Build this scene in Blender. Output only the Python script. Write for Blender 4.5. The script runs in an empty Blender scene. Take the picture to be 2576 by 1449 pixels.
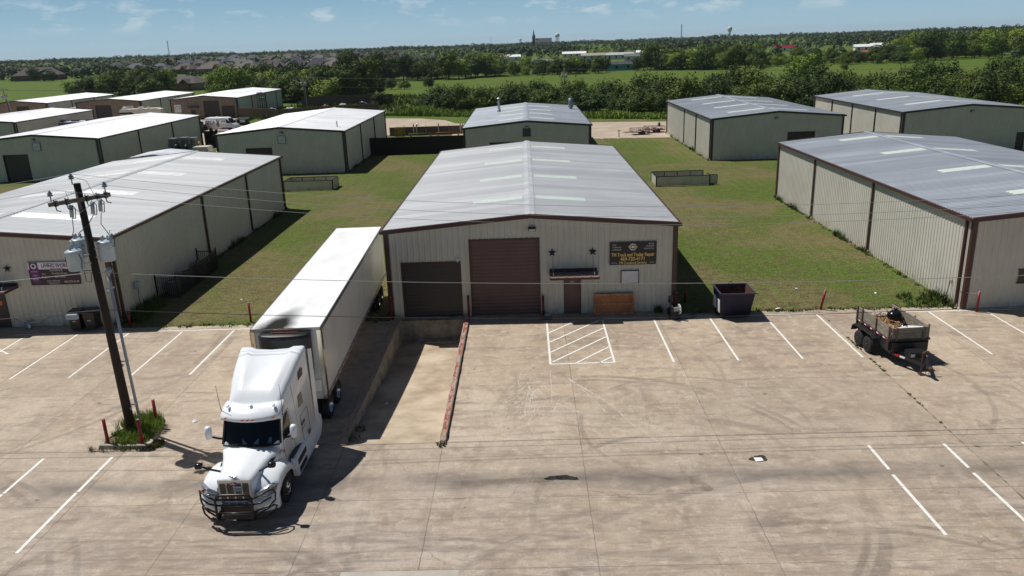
import bpy, math, random
from mathutils import Vector, Matrix
SC = bpy.context.scene
COL = SC.collection
PI = math.pi
# ------------------------------------------------------------ camera
def rotbasis(yaw, pitch, roll):
    cy, sy, cp, sp = math.cos(yaw), math.sin(yaw), math.cos(pitch), math.sin(pitch)
    f = Vector((sy*cp, cy*cp, -sp)); r = Vector((cy, -sy, 0)); u = r.cross(f)
    cr, sr = math.cos(roll), math.sin(roll)
    return cr*r+sr*u, -sr*r+cr*u, f
CAM = Vector((-0.1294, -40.0997, 14.0172))
_r, _u, _f = rotbasis(-0.02286, 0.3019, -0.034158)
cd = bpy.data.cameras.new('camera'); cam = bpy.data.objects.new('camera', cd); COL.objects.link(cam)
cd.sensor_width = 36; cd.lens = 36*1977.79/2576; cd.clip_start = 0.5; cd.clip_end = 12000
mm = Matrix((( _r.x, _u.x, -_f.x, CAM.x), (_r.y, _u.y, -_f.y, CAM.y), (_r.z, _u.z, -_f.z, CAM.z), (0, 0, 0, 1)))
cam.matrix_world = mm; SC.camera = cam
# ------------------------------------------------------------ light
SUN = Vector((-0.50, 0.25, 1.0)).normalized()
ld = bpy.data.lights.new('sun', 'SUN'); ld.energy = 4.7; ld.angle = math.radians(0.53); ld.color = (1.0, 0.965, 0.91)
lo = bpy.data.objects.new('sun', ld); COL.objects.link(lo)
lo.rotation_euler = SUN.to_track_quat('Z', 'Y').to_euler()
W = bpy.data.worlds.new('World'); SC.world = W; W.use_nodes = True
wn = W.node_tree; wn.nodes.clear()
def wnode(t, **k):
    n = wn.nodes.new(t)
    for a, b in k.items(): setattr(n, a, b)
    return n
sky = wnode('ShaderNodeTexSky', sky_type='NISHITA', sun_disc=False, sun_elevation=math.asin(SUN.z), sun_rotation=math.atan2(SUN.x, SUN.y), altitude=200, air_density=1.0, dust_density=0.5, ozone_density=2.0)
tc = wnode('ShaderNodeTexCoord'); sx = wnode('ShaderNodeSeparateXYZ'); wn.links.new(tc.outputs['Generated'], sx.inputs[0])
def wm(op, a, b=None, c=None):
    n = wnode('ShaderNodeMath', operation=op)
    for i, v in enumerate((a, b, c)):
        if v is None: continue
        if isinstance(v, (int, float)): n.inputs[i].default_value = v
        else: wn.links.new(v, n.inputs[i])
    return n.outputs[0]
az = wm('ARCTAN2', sx.outputs[0], sx.outputs[1]); el = wm('ARCSINE', sx.outputs[2])
cv = wnode('ShaderNodeCombineXYZ'); wn.links.new(wm('MULTIPLY', az, 21.0), cv.inputs[0]); wn.links.new(wm('MULTIPLY', el, 60.0), cv.inputs[1]); cv.inputs[2].default_value = 3.7
cn = wnode('ShaderNodeTexNoise'); cn.inputs['Scale'].default_value = 1.15; cn.inputs['Detail'].default_value = 8; cn.inputs['Roughness'].default_value = .6; cn.inputs['Distortion'].default_value = .25; wn.links.new(cv.outputs[0], cn.inputs['Vector'])
cr_ = wnode('ShaderNodeValToRGB'); cr_.color_ramp.elements[0].position = .52; cr_.color_ramp.elements[1].position = .66; wn.links.new(cn.outputs[0], cr_.inputs[0])
win = wnode('ShaderNodeMapRange'); win.inputs[1].default_value = .020; win.inputs[2].default_value = .036; wn.links.new(el, win.inputs[0])
win2 = wnode('ShaderNodeMapRange'); win2.inputs[1].default_value = .085; win2.inputs[2].default_value = .045; wn.links.new(el, win2.inputs[0])
cf = wm('MULTIPLY', wm('MULTIPLY', cr_.outputs[0], win.outputs[0]), wm('MULTIPLY', win2.outputs[0], .5))
STR = 0.05
low = wnode('ShaderNodeValToRGB'); lr = wnode('ShaderNodeMapRange'); lr.inputs[1].default_value = -.01; lr.inputs[2].default_value = .30; wn.links.new(el, lr.inputs[0]); wn.links.new(lr.outputs[0], low.inputs[0])
def sl(r, g, b):
    f = lambda c: (c/255/12.92 if c <= 10 else ((c/255+.055)/1.055)**2.4)
    return (f(r), f(g), f(b), 1)
e_ = low.color_ramp.elements; e_[0].position = 0; e_[0].color = sl(170,197,211); e_[1].position = 1; e_[1].color = sl(72,118,165)
q_ = low.color_ramp.elements.new(.12); q_.color = sl(154,187,205); q_ = low.color_ramp.elements.new(.30); q_.color = sl(118,164,194)
lo_s = wnode('ShaderNodeVectorMath', operation='SCALE'); wn.links.new(low.outputs[0], lo_s.inputs[0]); lo_s.inputs[3].default_value = 1/STR
hi_f = wnode('ShaderNodeMapRange'); hi_f.inputs[1].default_value = .07; hi_f.inputs[2].default_value = .22; wn.links.new(el, hi_f.inputs[0])
grade = wnode('ShaderNodeMix', data_type='RGBA'); wn.links.new(hi_f.outputs[0], grade.inputs[0]); wn.links.new(lo_s.outputs[0], grade.inputs[6]); up = wnode('ShaderNodeMix', data_type='RGBA', blend_type='MULTIPLY'); up.inputs[0].default_value = 1; wn.links.new(sky.outputs[0], up.inputs[6]); up.inputs[7].default_value = (.70,.71,.74,1); wn.links.new(up.outputs[2], grade.inputs[7])
mixc = wnode('ShaderNodeMix', data_type='RGBA'); wn.links.new(cf, mixc.inputs[0]); wn.links.new(grade.outputs[2], mixc.inputs[6]); mixc.inputs[7].default_value = (.68/STR, .74/STR, .77/STR, 1)
bg = wnode('ShaderNodeBackground'); bg.inputs[1].default_value = STR; wn.links.new(mixc.outputs[2], bg.inputs[0])
wo = wnode('ShaderNodeOutputWorld'); wn.links.new(bg.outputs[0], wo.inputs[0])
vs = SC.view_settings; vs.view_transform = 'Standard'; vs.look = 'None'; vs.exposure = 0.0; vs.gamma = 1.0
SC.render.engine = 'CYCLES'
SC.render.resolution_x = 1024; SC.render.resolution_y = 576
# ------------------------------------------------------------ helpers
def lin(c):
    c = c/255.0
    return c/12.92 if c <= .04045 else ((c+.055)/1.055)**2.4
def S(r, g, b): return (lin(r), lin(g), lin(b), 1.0)
class MB:
    def __init__(s): s.v = []; s.f = []; s.mi = []; s.sf = []; s.M = None; s.m = 0; s.s = False
    def add(s, vs, fs):
        o = len(s.v)
        for p in vs:
            p = Vector(p)
            if s.M is not None: p = s.M @ p
            s.v.append(p)
        for q in fs: s.f.append([o+i for i in q]); s.mi.append(s.m); s.sf.append(s.s)
        return s
    def box(s, x0, x1, y0, y1, z0, z1):
        return s.add([(x0,y0,z0),(x1,y0,z0),(x1,y1,z0),(x0,y1,z0),(x0,y0,z1),(x1,y0,z1),(x1,y1,z1),(x0,y1,z1)],
                     [(0,3,2,1),(4,5,6,7),(0,1,5,4),(1,2,6,5),(2,3,7,6),(3,0,4,7)])
    def quad(s, *p): return s.add(p, [tuple(range(len(p)))])
    def bar(s, p, q, w, h=None):
        h = h or w; p = Vector(p); q = Vector(q); d = (q-p).normalized()
        up = Vector((0,0,1)) if abs(d.z) < .95 else Vector((0,1,0))
        a = d.cross(up).normalized()*w/2; b = a.cross(d).normalized()*h/2
        return s.add([p-a-b,p+a-b,p+a+b,p-a+b,q-a-b,q+a-b,q+a+b,q-a+b], [(0,3,2,1),(4,5,6,7),(0,1,5,4),(1,2,6,5),(2,3,7,6),(3,0,4,7)])
    def tube(s, pts, r, n=6, cap=True):
        pts = [Vector(p) for p in pts]; rs = r if isinstance(r, (list, tuple)) else [r]*len(pts)
        vs = []; fs = []; a = None
        for i, p in enumerate(pts):
            d = (pts[min(i+1,len(pts)-1)]-pts[max(i-1,0)]).normalized()
            if a is None:
                up = Vector((0,0,1)) if abs(d.z) < .9 else Vector((1,0,0)); a = d.cross(up).normalized()
            else: a = (a-d*a.dot(d)).normalized()
            b = d.cross(a)
            for k in range(n): t = 2*PI*k/n; vs.append(p+(a*math.cos(t)+b*math.sin(t))*rs[i])
        for i in range(len(pts)-1):
            for k in range(n): k2 = (k+1)%n; fs.append((i*n+k, i*n+k2, (i+1)*n+k2, (i+1)*n+k))
        if cap: fs.append(tuple(range(n-1,-1,-1))); fs.append(tuple((len(pts)-1)*n+k for k in range(n)))
        return s.add(vs, fs)
    def cyl(s, p, q, r0, r1=None, n=12): return s.tube([p, q], [r0, r0 if r1 is None else r1], n)
    def lathe(s, prof, n, o=(0,0,0), ax='z'):
        vs = []; fs = []; o = Vector(o); m = len(prof)
        for k in range(n):
            t = 2*PI*k/n
            for (r, h) in prof:
                c, q = r*math.cos(t), r*math.sin(t)
                vs.append(o+(Vector((c,q,h)) if ax == 'z' else Vector((h,c,q)) if ax == 'x' else Vector((q,h,c))))
        for k in range(n):
            k2 = (k+1)%n
            for j in range(m-1): fs.append((k*m+j, k2*m+j, k2*m+j+1, k*m+j+1))
        return s.add(vs, fs)
    def loft(s, secs, cap=True, closed=True):
        n = len(secs[0]); vs = [p for q in secs for p in q]; fs = []
        for i in range(len(secs)-1):
            for k in range(n if closed else n-1): k2 = (k+1)%n; fs.append((i*n+k, i*n+k2, (i+1)*n+k2, (i+1)*n+k))
        if cap: fs.append(tuple(range(n-1,-1,-1))); fs.append(tuple((len(secs)-1)*n+k for k in range(n)))
        return s.add(vs, fs)
    def prism(s, pts, z0, z1):
        n = len(pts)
        return s.add([(x,y,z0) for x,y in pts]+[(x,y,z1) for x,y in pts], [tuple(range(n-1,-1,-1)), tuple(range(n,2*n))]+[(k,(k+1)%n,n+(k+1)%n,n+k) for k in range(n)])
    def wallprism(s, pts, y0, y1):   # polygon in xz, extruded along y
        n = len(pts)
        return s.add([(x,y0,z) for x,z in pts]+[(x,y1,z) for x,z in pts], [tuple(range(n)), tuple(range(2*n-1,n-1,-1))]+[((k+1)%n,k,n+k,n+(k+1)%n) for k in range(n)])
    def ball(s, c, rx, ry=None, rz=None, n=10, m=6):
        ry = ry or rx; rz = rz or rx; c = Vector(c); vs = [c+Vector((0,0,-rz))]; fs = []
        for j in range(1, m):
            a = -PI/2+PI*j/m
            for k in range(n): t = 2*PI*k/n; vs.append(c+Vector((rx*math.cos(a)*math.cos(t), ry*math.cos(a)*math.sin(t), rz*math.sin(a))))
        vs.append(c+Vector((0,0,rz))); L = len(vs)-1
        for k in range(n):
            k2 = (k+1)%n; fs.append((0, 1+k2, 1+k)); fs.append((L, L-n+k, L-n+k2))
            for j in range(m-2): fs.append((1+j*n+k, 1+j*n+k2, 1+(j+1)*n+k2, 1+(j+1)*n+k))
        return s.add(vs, fs)
    def build(s, name, mats, parent=None, label=None):
        me = bpy.data.meshes.new(name); me.from_pydata(s.v, [], s.f)
        if not isinstance(mats, (list, tuple)): mats = [mats]
        for m in mats: me.materials.append(m)
        me.polygons.foreach_set('material_index', s.mi); me.polygons.foreach_set('use_smooth', s.sf); me.update()
        o = bpy.data.objects.new(name, me); COL.objects.link(o)
        if parent is not None: o.parent = parent
        if label: o['label'] = label
        return o
def thing(name, label, cat, loc=(0,0,0), rz=0, group=None):
    o = bpy.data.objects.new(name, None); COL.objects.link(o); o.location = loc; o.rotation_euler = (0,0,rz)
    o['label'] = label; o['category'] = cat; o.empty_display_size = .3
    if group: o['group'] = group
    return o
def tag(o, label, cat, group=None):
    o['label'] = label; o['category'] = cat
    if group: o['group'] = group
    return o
def struct(o): o['kind'] = 'structure'; return o
def stuff(o, label=None, cat=None):
    o['kind'] = 'stuff'
    if label: o['label'] = label; o['category'] = cat
    return o
KIDS = {}
def dup(root, loc, rz=0, label=None, group=None, scale=None):
    def cp(o, par):
        c = o.copy(); COL.objects.link(c)
        if par: c.parent = par
        for k in o.children: cp(k, c)
        return c
    r = cp(root, None); r.location = loc; r.rotation_euler = (0,0,rz)
    if scale: r.scale = scale if isinstance(scale, tuple) else (scale,)*3
    if label: r['label'] = label
    if group: r['group'] = group
    return r
def text(body, size, mat, parent, loc, rot=(PI/2,0,0), xs=1.0, bold=.0, align='CENTER', depth=.002, name='lettering'):
    cu = bpy.data.curves.new('t', 'FONT'); cu.body = body; cu.size = size; cu.align_x = align; cu.align_y = 'CENTER'; cu.extrude = depth; cu.offset = bold; cu.resolution_u = 3
    t = bpy.data.objects.new('t', cu); COL.objects.link(t); bpy.context.view_layer.update()
    me = bpy.data.meshes.new_from_object(t.evaluated_get(bpy.context.evaluated_depsgraph_get())); bpy.data.objects.remove(t)
    me.materials.clear(); me.materials.append(mat); me.name = name
    o = bpy.data.objects.new(name, me); COL.objects.link(o); o.parent = parent; o.location = loc; o.rotation_euler = rot; o.scale = (xs,1,1)
    return o
# ------------------------------------------------------------ materials
class NT:
    def __init__(s, name):
        s.m = bpy.data.materials.new(name); s.m.use_nodes = True; s.t = s.m.node_tree; s.b = s.t.nodes['Principled BSDF']; s.co = None
    def n(s, t, **k):
        x = s.t.nodes.new(t)
        for a, b in k.items(): setattr(x, a, b)
        return x
    def l(s, a, b): s.t.links.new(a, b)
    def coord(s):
        if s.co is None: s.co = s.n('ShaderNodeTexCoord').outputs['Object']
        return s.co
    def mp(s, sc=(1,1,1), rot=(0,0,0), src=None):
        x = s.n('ShaderNodeMapping'); x.inputs['Scale'].default_value = sc; x.inputs['Rotation'].default_value = rot; s.l(src or s.coord(), x.inputs[0]); return x.outputs[0]
    def noise(s, scale, detail=4, rough=.55, vec=None, dist=0):
        x = s.n('ShaderNodeTexNoise'); x.inputs['Scale'].default_value = scale; x.inputs['Detail'].default_value = detail; x.inputs['Roughness'].default_value = rough; x.inputs['Distortion'].default_value = dist
        s.l(vec or s.coord(), x.inputs['Vector']); return x.outputs[0]
    def math(s, op, a, b=None, c=None, clamp=False):
        x = s.n('ShaderNodeMath', operation=op, use_clamp=clamp)
        for i, v in enumerate((a, b, c)):
            if v is None: continue
            if isinstance(v, (int, float)): x.inputs[i].default_value = v
            else: s.l(v, x.inputs[i])
        return x.outputs[0]
    def rng(s, v, a, b, c=0., d=1.):
        x = s.n('ShaderNodeMapRange'); s.l(v, x.inputs[0])
        for i, q in enumerate((a, b, c, d)): x.inputs[i+1].default_value = q
        return x.outputs[0]
    def mix(s, f, a, b, mode='MIX'):
        x = s.n('ShaderNodeMix', data_type='RGBA', blend_type=mode)
        for i, v in ((0, f), (6, a), (7, b)):
            if isinstance(v, (int, float)): x.inputs[i].default_value = v
            elif isinstance(v, tuple): x.inputs[i].default_value = v
            else: s.l(v, x.inputs[i])
        return x.outputs[2]
    def base(s, c):
        if isinstance(c, tuple): s.b.inputs['Base Color'].default_value = c
        else: s.l(c, s.b.inputs['Base Color'])
    def set(s, rough=.6, metal=0., spec=None):
        s.b.inputs['Roughness'].default_value = rough; s.b.inputs['Metallic'].default_value = metal
        if spec is not None: s.b.inputs['Specular IOR Level'].default_value = spec
    def bump(s, h, st=.3, dist=.02):
        x = s.n('ShaderNodeBump'); x.inputs['Strength'].default_value = st; x.inputs['Distance'].default_value = dist; s.l(h, x.inputs['Height']); s.l(x.outputs[0], s.b.inputs['Normal'])
def dark(c, k): return (c[0]*k, c[1]*k, c[2]*k, 1)
def pm(name, c, rough=.6, metal=0., c2=None, scale=3., var=.82, sc=(1,1,1), spec=None, bump=0, emit=None):
    t = NT(name); t.set(rough, metal, spec)
    nz = t.noise(scale, 5, .6, t.mp(sc)); c2 = c2 or dark(c, var)
    t.base(t.mix(t.rng(nz, .35, .65), c, c2))
    if bump: t.bump(nz, bump)
    return t.m
M = {}
M['trim_brown'] = pm('brown_trim', S(74,45,41), .45)
M['trim_dark'] = pm('dark_trim', S(48,42,46), .45)
M['white_paint'] = pm('white_paint', S(226,228,230), .35, var=.93)
M['black'] = pm('black_paint', S(30,30,33), .45)
M['black_rubber'] = pm('rubber', S(36,36,37), .85, var=.7)
M['glass'] = pm('dark_glass', S(10,15,20), .06, spec=.35)
M['chrome'] = pm('chrome', S(215,218,222), .12, 1.0)
M['steel'] = pm('galvanised_steel', S(165,170,174), .45, .6)
M['alu'] = pm('polished_aluminium', S(205,208,212), .22, 1.0)
M['red'] = pm('red_paint', S(140,17,36), .45, c2=S(108,16,28), scale=4)
M['rust'] = pm('rusty_steel', S(104,66,48), .8, c2=S(58,42,36), scale=5)
M['grey_box'] = pm('grey_enamel', S(165,178,186), .4, var=.88)
M['wood_grey'] = pm('weathered_wood', S(150,142,130), .85, c2=S(105,98,90), scale=4, sc=(1,1,6))
M['white_line'] = pm('road_paint', S(235,235,230), .6, c2=S(205,202,192), scale=9)
M['conc_wall'] = pm('dock_concrete', S(178,170,155), .85, c2=S(120,112,100), scale=1.6, bump=.2)
M['trunk'] = pm('bark', S(90,74,58), .9, c2=S(58,48,38), scale=6)
M['amber'] = pm('red_lamp_lens', S(170,60,50), .3)
M['red_lens'] = pm('red_reflector', S(190,25,30), .3)
M['gold'] = pm('gold_lettering', S(235,200,110), .5, var=.95)
M['lettering_white'] = pm('white_lettering', S(225,225,225), .5)
M['lettering_black'] = pm('black_lettering', S(35,35,45), .5)
M['plastic_bin'] = pm('brown_plastic', S(32,27,26), .5)
def wall_mat():
    t = NT('panel_wall'); t.set(.5)
    a = t.noise(.6, 4); b = t.noise(2.2, 5, .65, t.mp((3,3,.35)))
    c = t.mix(t.rng(a, .35, .65), S(200,198,188), S(191,188,177)); c = t.mix(t.rng(b, .52, .8, 0, .5), c, S(170,160,140))
    sp = t.n('ShaderNodeSeparateXYZ'); t.l(t.coord(), sp.inputs[0])
    dirt = t.math('MULTIPLY', t.rng(sp.outputs[2], .0, .55, 1, 0), t.rng(t.noise(2.5, 5), .4, .65))
    t.base(t.mix(t.math('MULTIPLY', dirt, .6), c, S(140,120,92))); return t.m
M['wall'] = wall_mat()
def roof_mat(name, c1, c2, rough=.42, metal=.55):
    t = NT(name); t.set(rough, metal)
    a = t.noise(.35, 5, .6); b = t.noise(1.0, 4, .6, t.mp((.25, 5, 1)))
    c = t.mix(t.rng(b, .35, .65), c1, c2); c = t.mix(t.rng(a, .4, .75, 0, .35), c, dark(c1, 1.1)); f = t.noise(1.4, 3, .6, t.mp((.12, 9, 1))); c = t.mix(t.rng(f, .5, .7, 0, .5), c, dark(c2, .82))
    sp = t.n('ShaderNodeSeparateXYZ'); t.l(t.coord(), sp.inputs[0]); q = t.math('DIVIDE', t.math('ADD', sp.outputs[1], .12), .9165); fl = t.math('FLOOR', q); sd = t.math('SIGN', sp.outputs[0])
    wn_ = t.n('ShaderNodeTexWhiteNoise', noise_dimensions='2D'); cb = t.n('ShaderNodeCombineXYZ'); t.l(fl, cb.inputs[0]); t.l(sd, cb.inputs[1]); t.l(cb.outputs[0], wn_.inputs['Vector'])
    c = t.mix(t.math('MULTIPLY', wn_.outputs['Value'], .9), c, dark(c2, .84))
    fr = t.math('FRACT', q); c = t.mix(t.math('MULTIPLY', t.math('GREATER_THAN', fr, .90), .7), c, dark(c2, .5))
    fr3 = t.math('FRACT', t.math('MULTIPLY', q, 3)); c = t.mix(t.math('MULTIPLY', t.math('GREATER_THAN', fr3, .78), .5), c, dark(c2, .6))  # rib shading painted in as dark lines at the rib pitch
    t.base(c); t.l(t.rng(a, .3, .7, rough-.06, rough+.08), t.b.inputs['Roughness']); return t.m
M['roof'] = roof_mat('galvanised_roof', S(196,202,210), S(182,188,196), .40, .3)
M['roof_sunlit'] = roof_mat('sunlit_galvanised_roof', S(204,206,208), S(190,193,196), .5, .12)  # brighter copy of the galvanised roof, sun sheen painted into its base
M['roof_white_glare'] = roof_mat('white_glare_roof', S(250,250,252), S(243,244,247), .45, .1)  # near-white base carries the painted sun glare of the left warehouse roofs
M['skylight'] = pm('fibreglass_panel', S(226,231,222), .35, c2=S(214,221,212))
M['skylight_old'] = pm('weathered_fibreglass', S(220,230,222), .4, c2=S(206,216,211), scale=1.2)
M['skylight_white'] = pm('pale_fibreglass_panel', S(250,250,250), .3)
M['door_brown'] = pm('brown_door', S(98,72,70), .5, c2=S(90,66,62), scale=1.2)
M['door_dark'] = pm('dark_door', S(62,54,52), .5, scale=1.2)
def brick_mat():
    t = NT('brick'); t.set(.85)
    b = t.n('ShaderNodeTexBrick'); b.inputs['Scale'].default_value = 1; b.inputs['Brick Width'].default_value = .42; b.inputs['Row Height'].default_value = .16; b.inputs['Mortar Size'].default_value = .02
    b.inputs['Color1'].default_value = S(150,128,112); b.inputs['Color2'].default_value = S(112,92,80); b.inputs['Mortar'].default_value = S(165,155,142)
    t.l(t.mp((1,1,1), (PI/2,0,0)), b.inputs['Vector']); n = t.noise(1.2, 4)
    t.base(t.mix(t.rng(n, .4, .7, 0, .5), b.outputs[0], S(110,96,84))); return t.m
M['brick'] = brick_mat()
def lot_mat():
    t = NT('concrete_lot'); t.set(.8)
    sp = t.n('ShaderNodeSeparateXYZ'); t.l(t.coord(), sp.inputs[0]); X, Y = sp.outputs[0], sp.outputs[1]
    big = t.noise(.11, 4, .6); mid = t.noise(.55, 6, .65, None, .4)
    brush = t.noise(.7, 5, .65, t.mp((.5, 2.6, 1), (0,0,.35)), .6); brush2 = t.noise(.6, 5, .65, t.mp((2.2, .6, 1), (0,0,-.5)), .8)
    fine = t.noise(14, 5, .7); mot = t.noise(2.2, 6, .7)
    c = t.mix(t.rng(Y, -18, -8), S(189,177,165), S(198,181,157))
    c = t.mix(t.rng(big, .35, .65), c, S(174,156,136)); c = t.mix(t.rng(mid, .47, .66, 0, .7), c, S(146,127,106))
    c = t.mix(t.rng(brush, .50, .70, 0, .8), c, S(122,110,99)); c = t.mix(t.rng(brush2, .55, .75, 0, .6), c, S(118,105,94))
    c = t.mix(t.rng(mot, .50, .64, 0, .6), c, S(208,196,179)); m3 = t.noise(5.5, 6, .75); c = t.mix(t.rng(m3, .5, .68, 0, .45), c, S(142,126,108)); rs2 = t.noise(.8, 6, .75, None, 1.2); c = t.mix(t.rng(rs2, .66, .78, 0, .5), c, S(166,124,84)); c = t.mix(t.rng(fine, .35, .65, 0, .45), c, S(136,122,106))
    # per-slab tone
    def lines(P, xs, w, wob):
        out = None
        pp = t.math('ADD', P, t.math('MULTIPLY', t.math('SUBTRACT', wob, .5), .07))
        for x0 in xs:
            d = t.math('LESS_THAN', t.math('ABSOLUTE', t.math('SUBTRACT', pp, x0)), w)
            out = d if out is None else t.math('MAXIMUM', out, d)
        return out
    wob = t.noise(3, 3)
    def cell(P, xs):
        o = None
        for x0 in xs: g_ = t.math('GREATER_THAN', P, x0); o = g_ if o is None else t.math('ADD', o, g_)
        return o
    JX = (-29.2,-24.3,-19.5,-15.3,-11.2,-7.1,-3.45,1.6,6.6,15.05,19.8,24.8); JY = (-31,-26,-21.45,-17.85,-14.05,-9.1,-4.7,-.95)
    wnn = t.n('ShaderNodeTexWhiteNoise', noise_dimensions='2D'); cbn = t.n('ShaderNodeCombineXYZ'); t.l(cell(X, JX), cbn.inputs[0]); t.l(cell(Y, JY), cbn.inputs[1]); t.l(cbn.outputs[0], wnn.inputs['Vector'])
    c = t.mix(t.math('MULTIPLY', wnn.outputs['Value'], .30), c, S(132,118,106))
    fgd = t.rng(Y, -15, -20); st1 = t.noise(.9, 6, .7, t.mp((.35, 2.2, 1), (0,0,.75)), 1.2); st2 = t.noise(.9, 6, .7, t.mp((.3, 2.4, 1), (0,0,-.5)), 1.0); st3 = t.noise(2.4, 6, .75, t.mp((.25, 1.6, 1), (0,0,1.2)), .5)
    c = t.mix(t.math('MULTIPLY', fgd, t.rng(st1, .5, .68, 0, .7)), c, S(112,102,95)); c = t.mix(t.math('MULTIPLY', fgd, t.rng(st2, .5, .7, 0, .6)), c, S(118,108,100)); c = t.mix(t.rng(st3, .58, .72, 0, .45), c, S(122,110,100))
    c = t.mix(t.rng(t.noise(.35, 6, .7, None, 1.0), .54, .70, 0, .3), c, S(192,177,156))
    j = t.math('MAXIMUM', lines(X, (-29.2,-24.3,-19.5,-15.3,-11.2,-7.1,-3.45,1.6,6.6,15.05,19.8,24.8), .016, wob), lines(Y, (-31,-26,-21.45,-17.85,-14.05,-9.1,-4.7,-.95), .015, wob))
    weed = t.math('MULTIPLY', t.math('LESS_THAN', t.math('ABSOLUTE', t.math('SUBTRACT', X, 15.05)), .04), t.math('GREATER_THAN', t.noise(1.6, 5, .7), .53))
    # drain valley stain and tyre marks
    wv = t.noise(.5, 4, .6)
    yy = t.math('ADD', Y, t.math('MULTIPLY', t.math('SUBTRACT', wv, .5), 1.1))
    band = t.rng(t.math('ABSOLUTE', t.math('ADD', yy, 16.75)), .0, .75, 1, 0)
    c = t.mix(t.math('MULTIPLY', band, t.rng(t.noise(.25, 3), .35, .6, .25, .9)), c, S(100,94,88))
    def ring(cx, cy, r, w, k):
        dx = t.math('SUBTRACT', X, cx); dy = t.math('SUBTRACT', Y, cy)
        d = t.math('SQRT', t.math('ADD', t.math('MULTIPLY', dx, dx), t.math('MULTIPLY', dy, dy)))
        a = t.rng(t.math('ABSOLUTE', t.math('SUBTRACT', d, r)), w*.5, w, 1, 0)
        return t.math('MULTIPLY', a, k)
    rn = t.rng(t.noise(.3, 4), .42, .62)
    tm = None
    for q in ((2,-17,8.6,.16,.5), (2,-17,8.2,.14,.45), (5,-19,5.2,.15,.45), (-30,-4,14,.2,.35), (-29.4,-4,14,.15,.35), (14,-40,24,.22,.4), (14,-40,24.7,.2,.4), (-16,-33,15,.2,.35), (-15.3,-33,15,.2,.35), (0,-30,18.5,.2,.45), (0.5,-30,18.1,.16,.45), (6,-13,4.3,.12,.4),(22,-24,9,.2,.4),(9,-27,7,.13,.5),(8.8,-27,7.5,.13,.5),(-3,-26,6,.12,.45),(-24,-26,11,.16,.4),(-23.2,-26,11,.14,.4),(3,-8,5.2,.12,.3),(12,-10,6.1,.13,.35)):
        a = ring(*q); tm = a if tm is None else t.math('MAXIMUM', tm, a)
    c = t.mix(t.math('MULTIPLY', tm, t.math('MULTIPLY', rn, .8)), c, S(80,73,68))
    # oil spots
    v = t.n('ShaderNodeTexVoronoi'); v.inputs['Scale'].default_value = .75; v.inputs['Randomness'].default_value = 1; t.l(t.mp((1,1.2,1)), v.inputs['Vector'])
    dd = t.math('ADD', v.outputs['Distance'], t.math('MULTIPLY', t.math('SUBTRACT', t.noise(9, 3), .5), .16))
    spots = t.math('MULTIPLY', t.rng(dd, .05, .085, 1, 0), t.math('GREATER_THAN', t.noise(.9, 2), .55))
    c = t.mix(t.math('MULTIPLY', spots, .7), c, S(80,74,68))
    # cracks
    v2 = t.n('ShaderNodeTexVoronoi', feature='DISTANCE_TO_EDGE'); v2.inputs['Scale'].default_value = .16
    wv2 = t.n('ShaderNodeMix', data_type='VECTOR'); wv2.inputs[0].default_value = .06; t.l(t.coord(), wv2.inputs[4]); nn = t.n('ShaderNodeTexNoise'); nn.inputs['Scale'].default_value = .7; nn.inputs['Detail'].default_value = 5
    sc = t.n('ShaderNodeVectorMath', operation='SCALE'); t.l(nn.outputs['Color'], sc.inputs[0]); sc.inputs[3].default_value = 22; t.l(t.coord(), nn.inputs['Vector']); t.l(sc.outputs[0], wv2.inputs[5]); t.l(wv2.outputs[1], v2.inputs['Vector'])
    crk = t.math('MULTIPLY', t.math('LESS_THAN', v2.outputs['Distance'], .0022), t.math('GREATER_THAN', t.noise(.2, 2), .56))
    c = t.mix(t.math('MULTIPLY', crk, .4), c, S(84,76,68))
    c = t.mix(t.math('MULTIPLY', j, t.rng(t.noise(.7,4), .3, .7, .25, .65)), c, S(66,60,54)); c = t.mix(t.math('MULTIPLY', weed, .7), c, S(84,86,52))
    t.base(c); t.bump(fine, .12, .01); return t.m
M['lot'] = lot_mat()
M['ramp'] = pm('ramp_concrete', S(192,176,154), .85, c2=S(152,135,114), scale=.7)
def lane_mat():
    t = NT('lane_concrete'); t.set(.85)
    c = t.mix(t.rng(t.noise(.3, 5), .35, .65), S(178,163,145), S(160,144,126)); c = t.mix(t.rng(t.noise(.12, 6, .7, None, 2), .55, .7, 0, .5), c, S(140,128,116))
    t.base(c); return t.m
M['lane'] = lane_mat()
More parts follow.
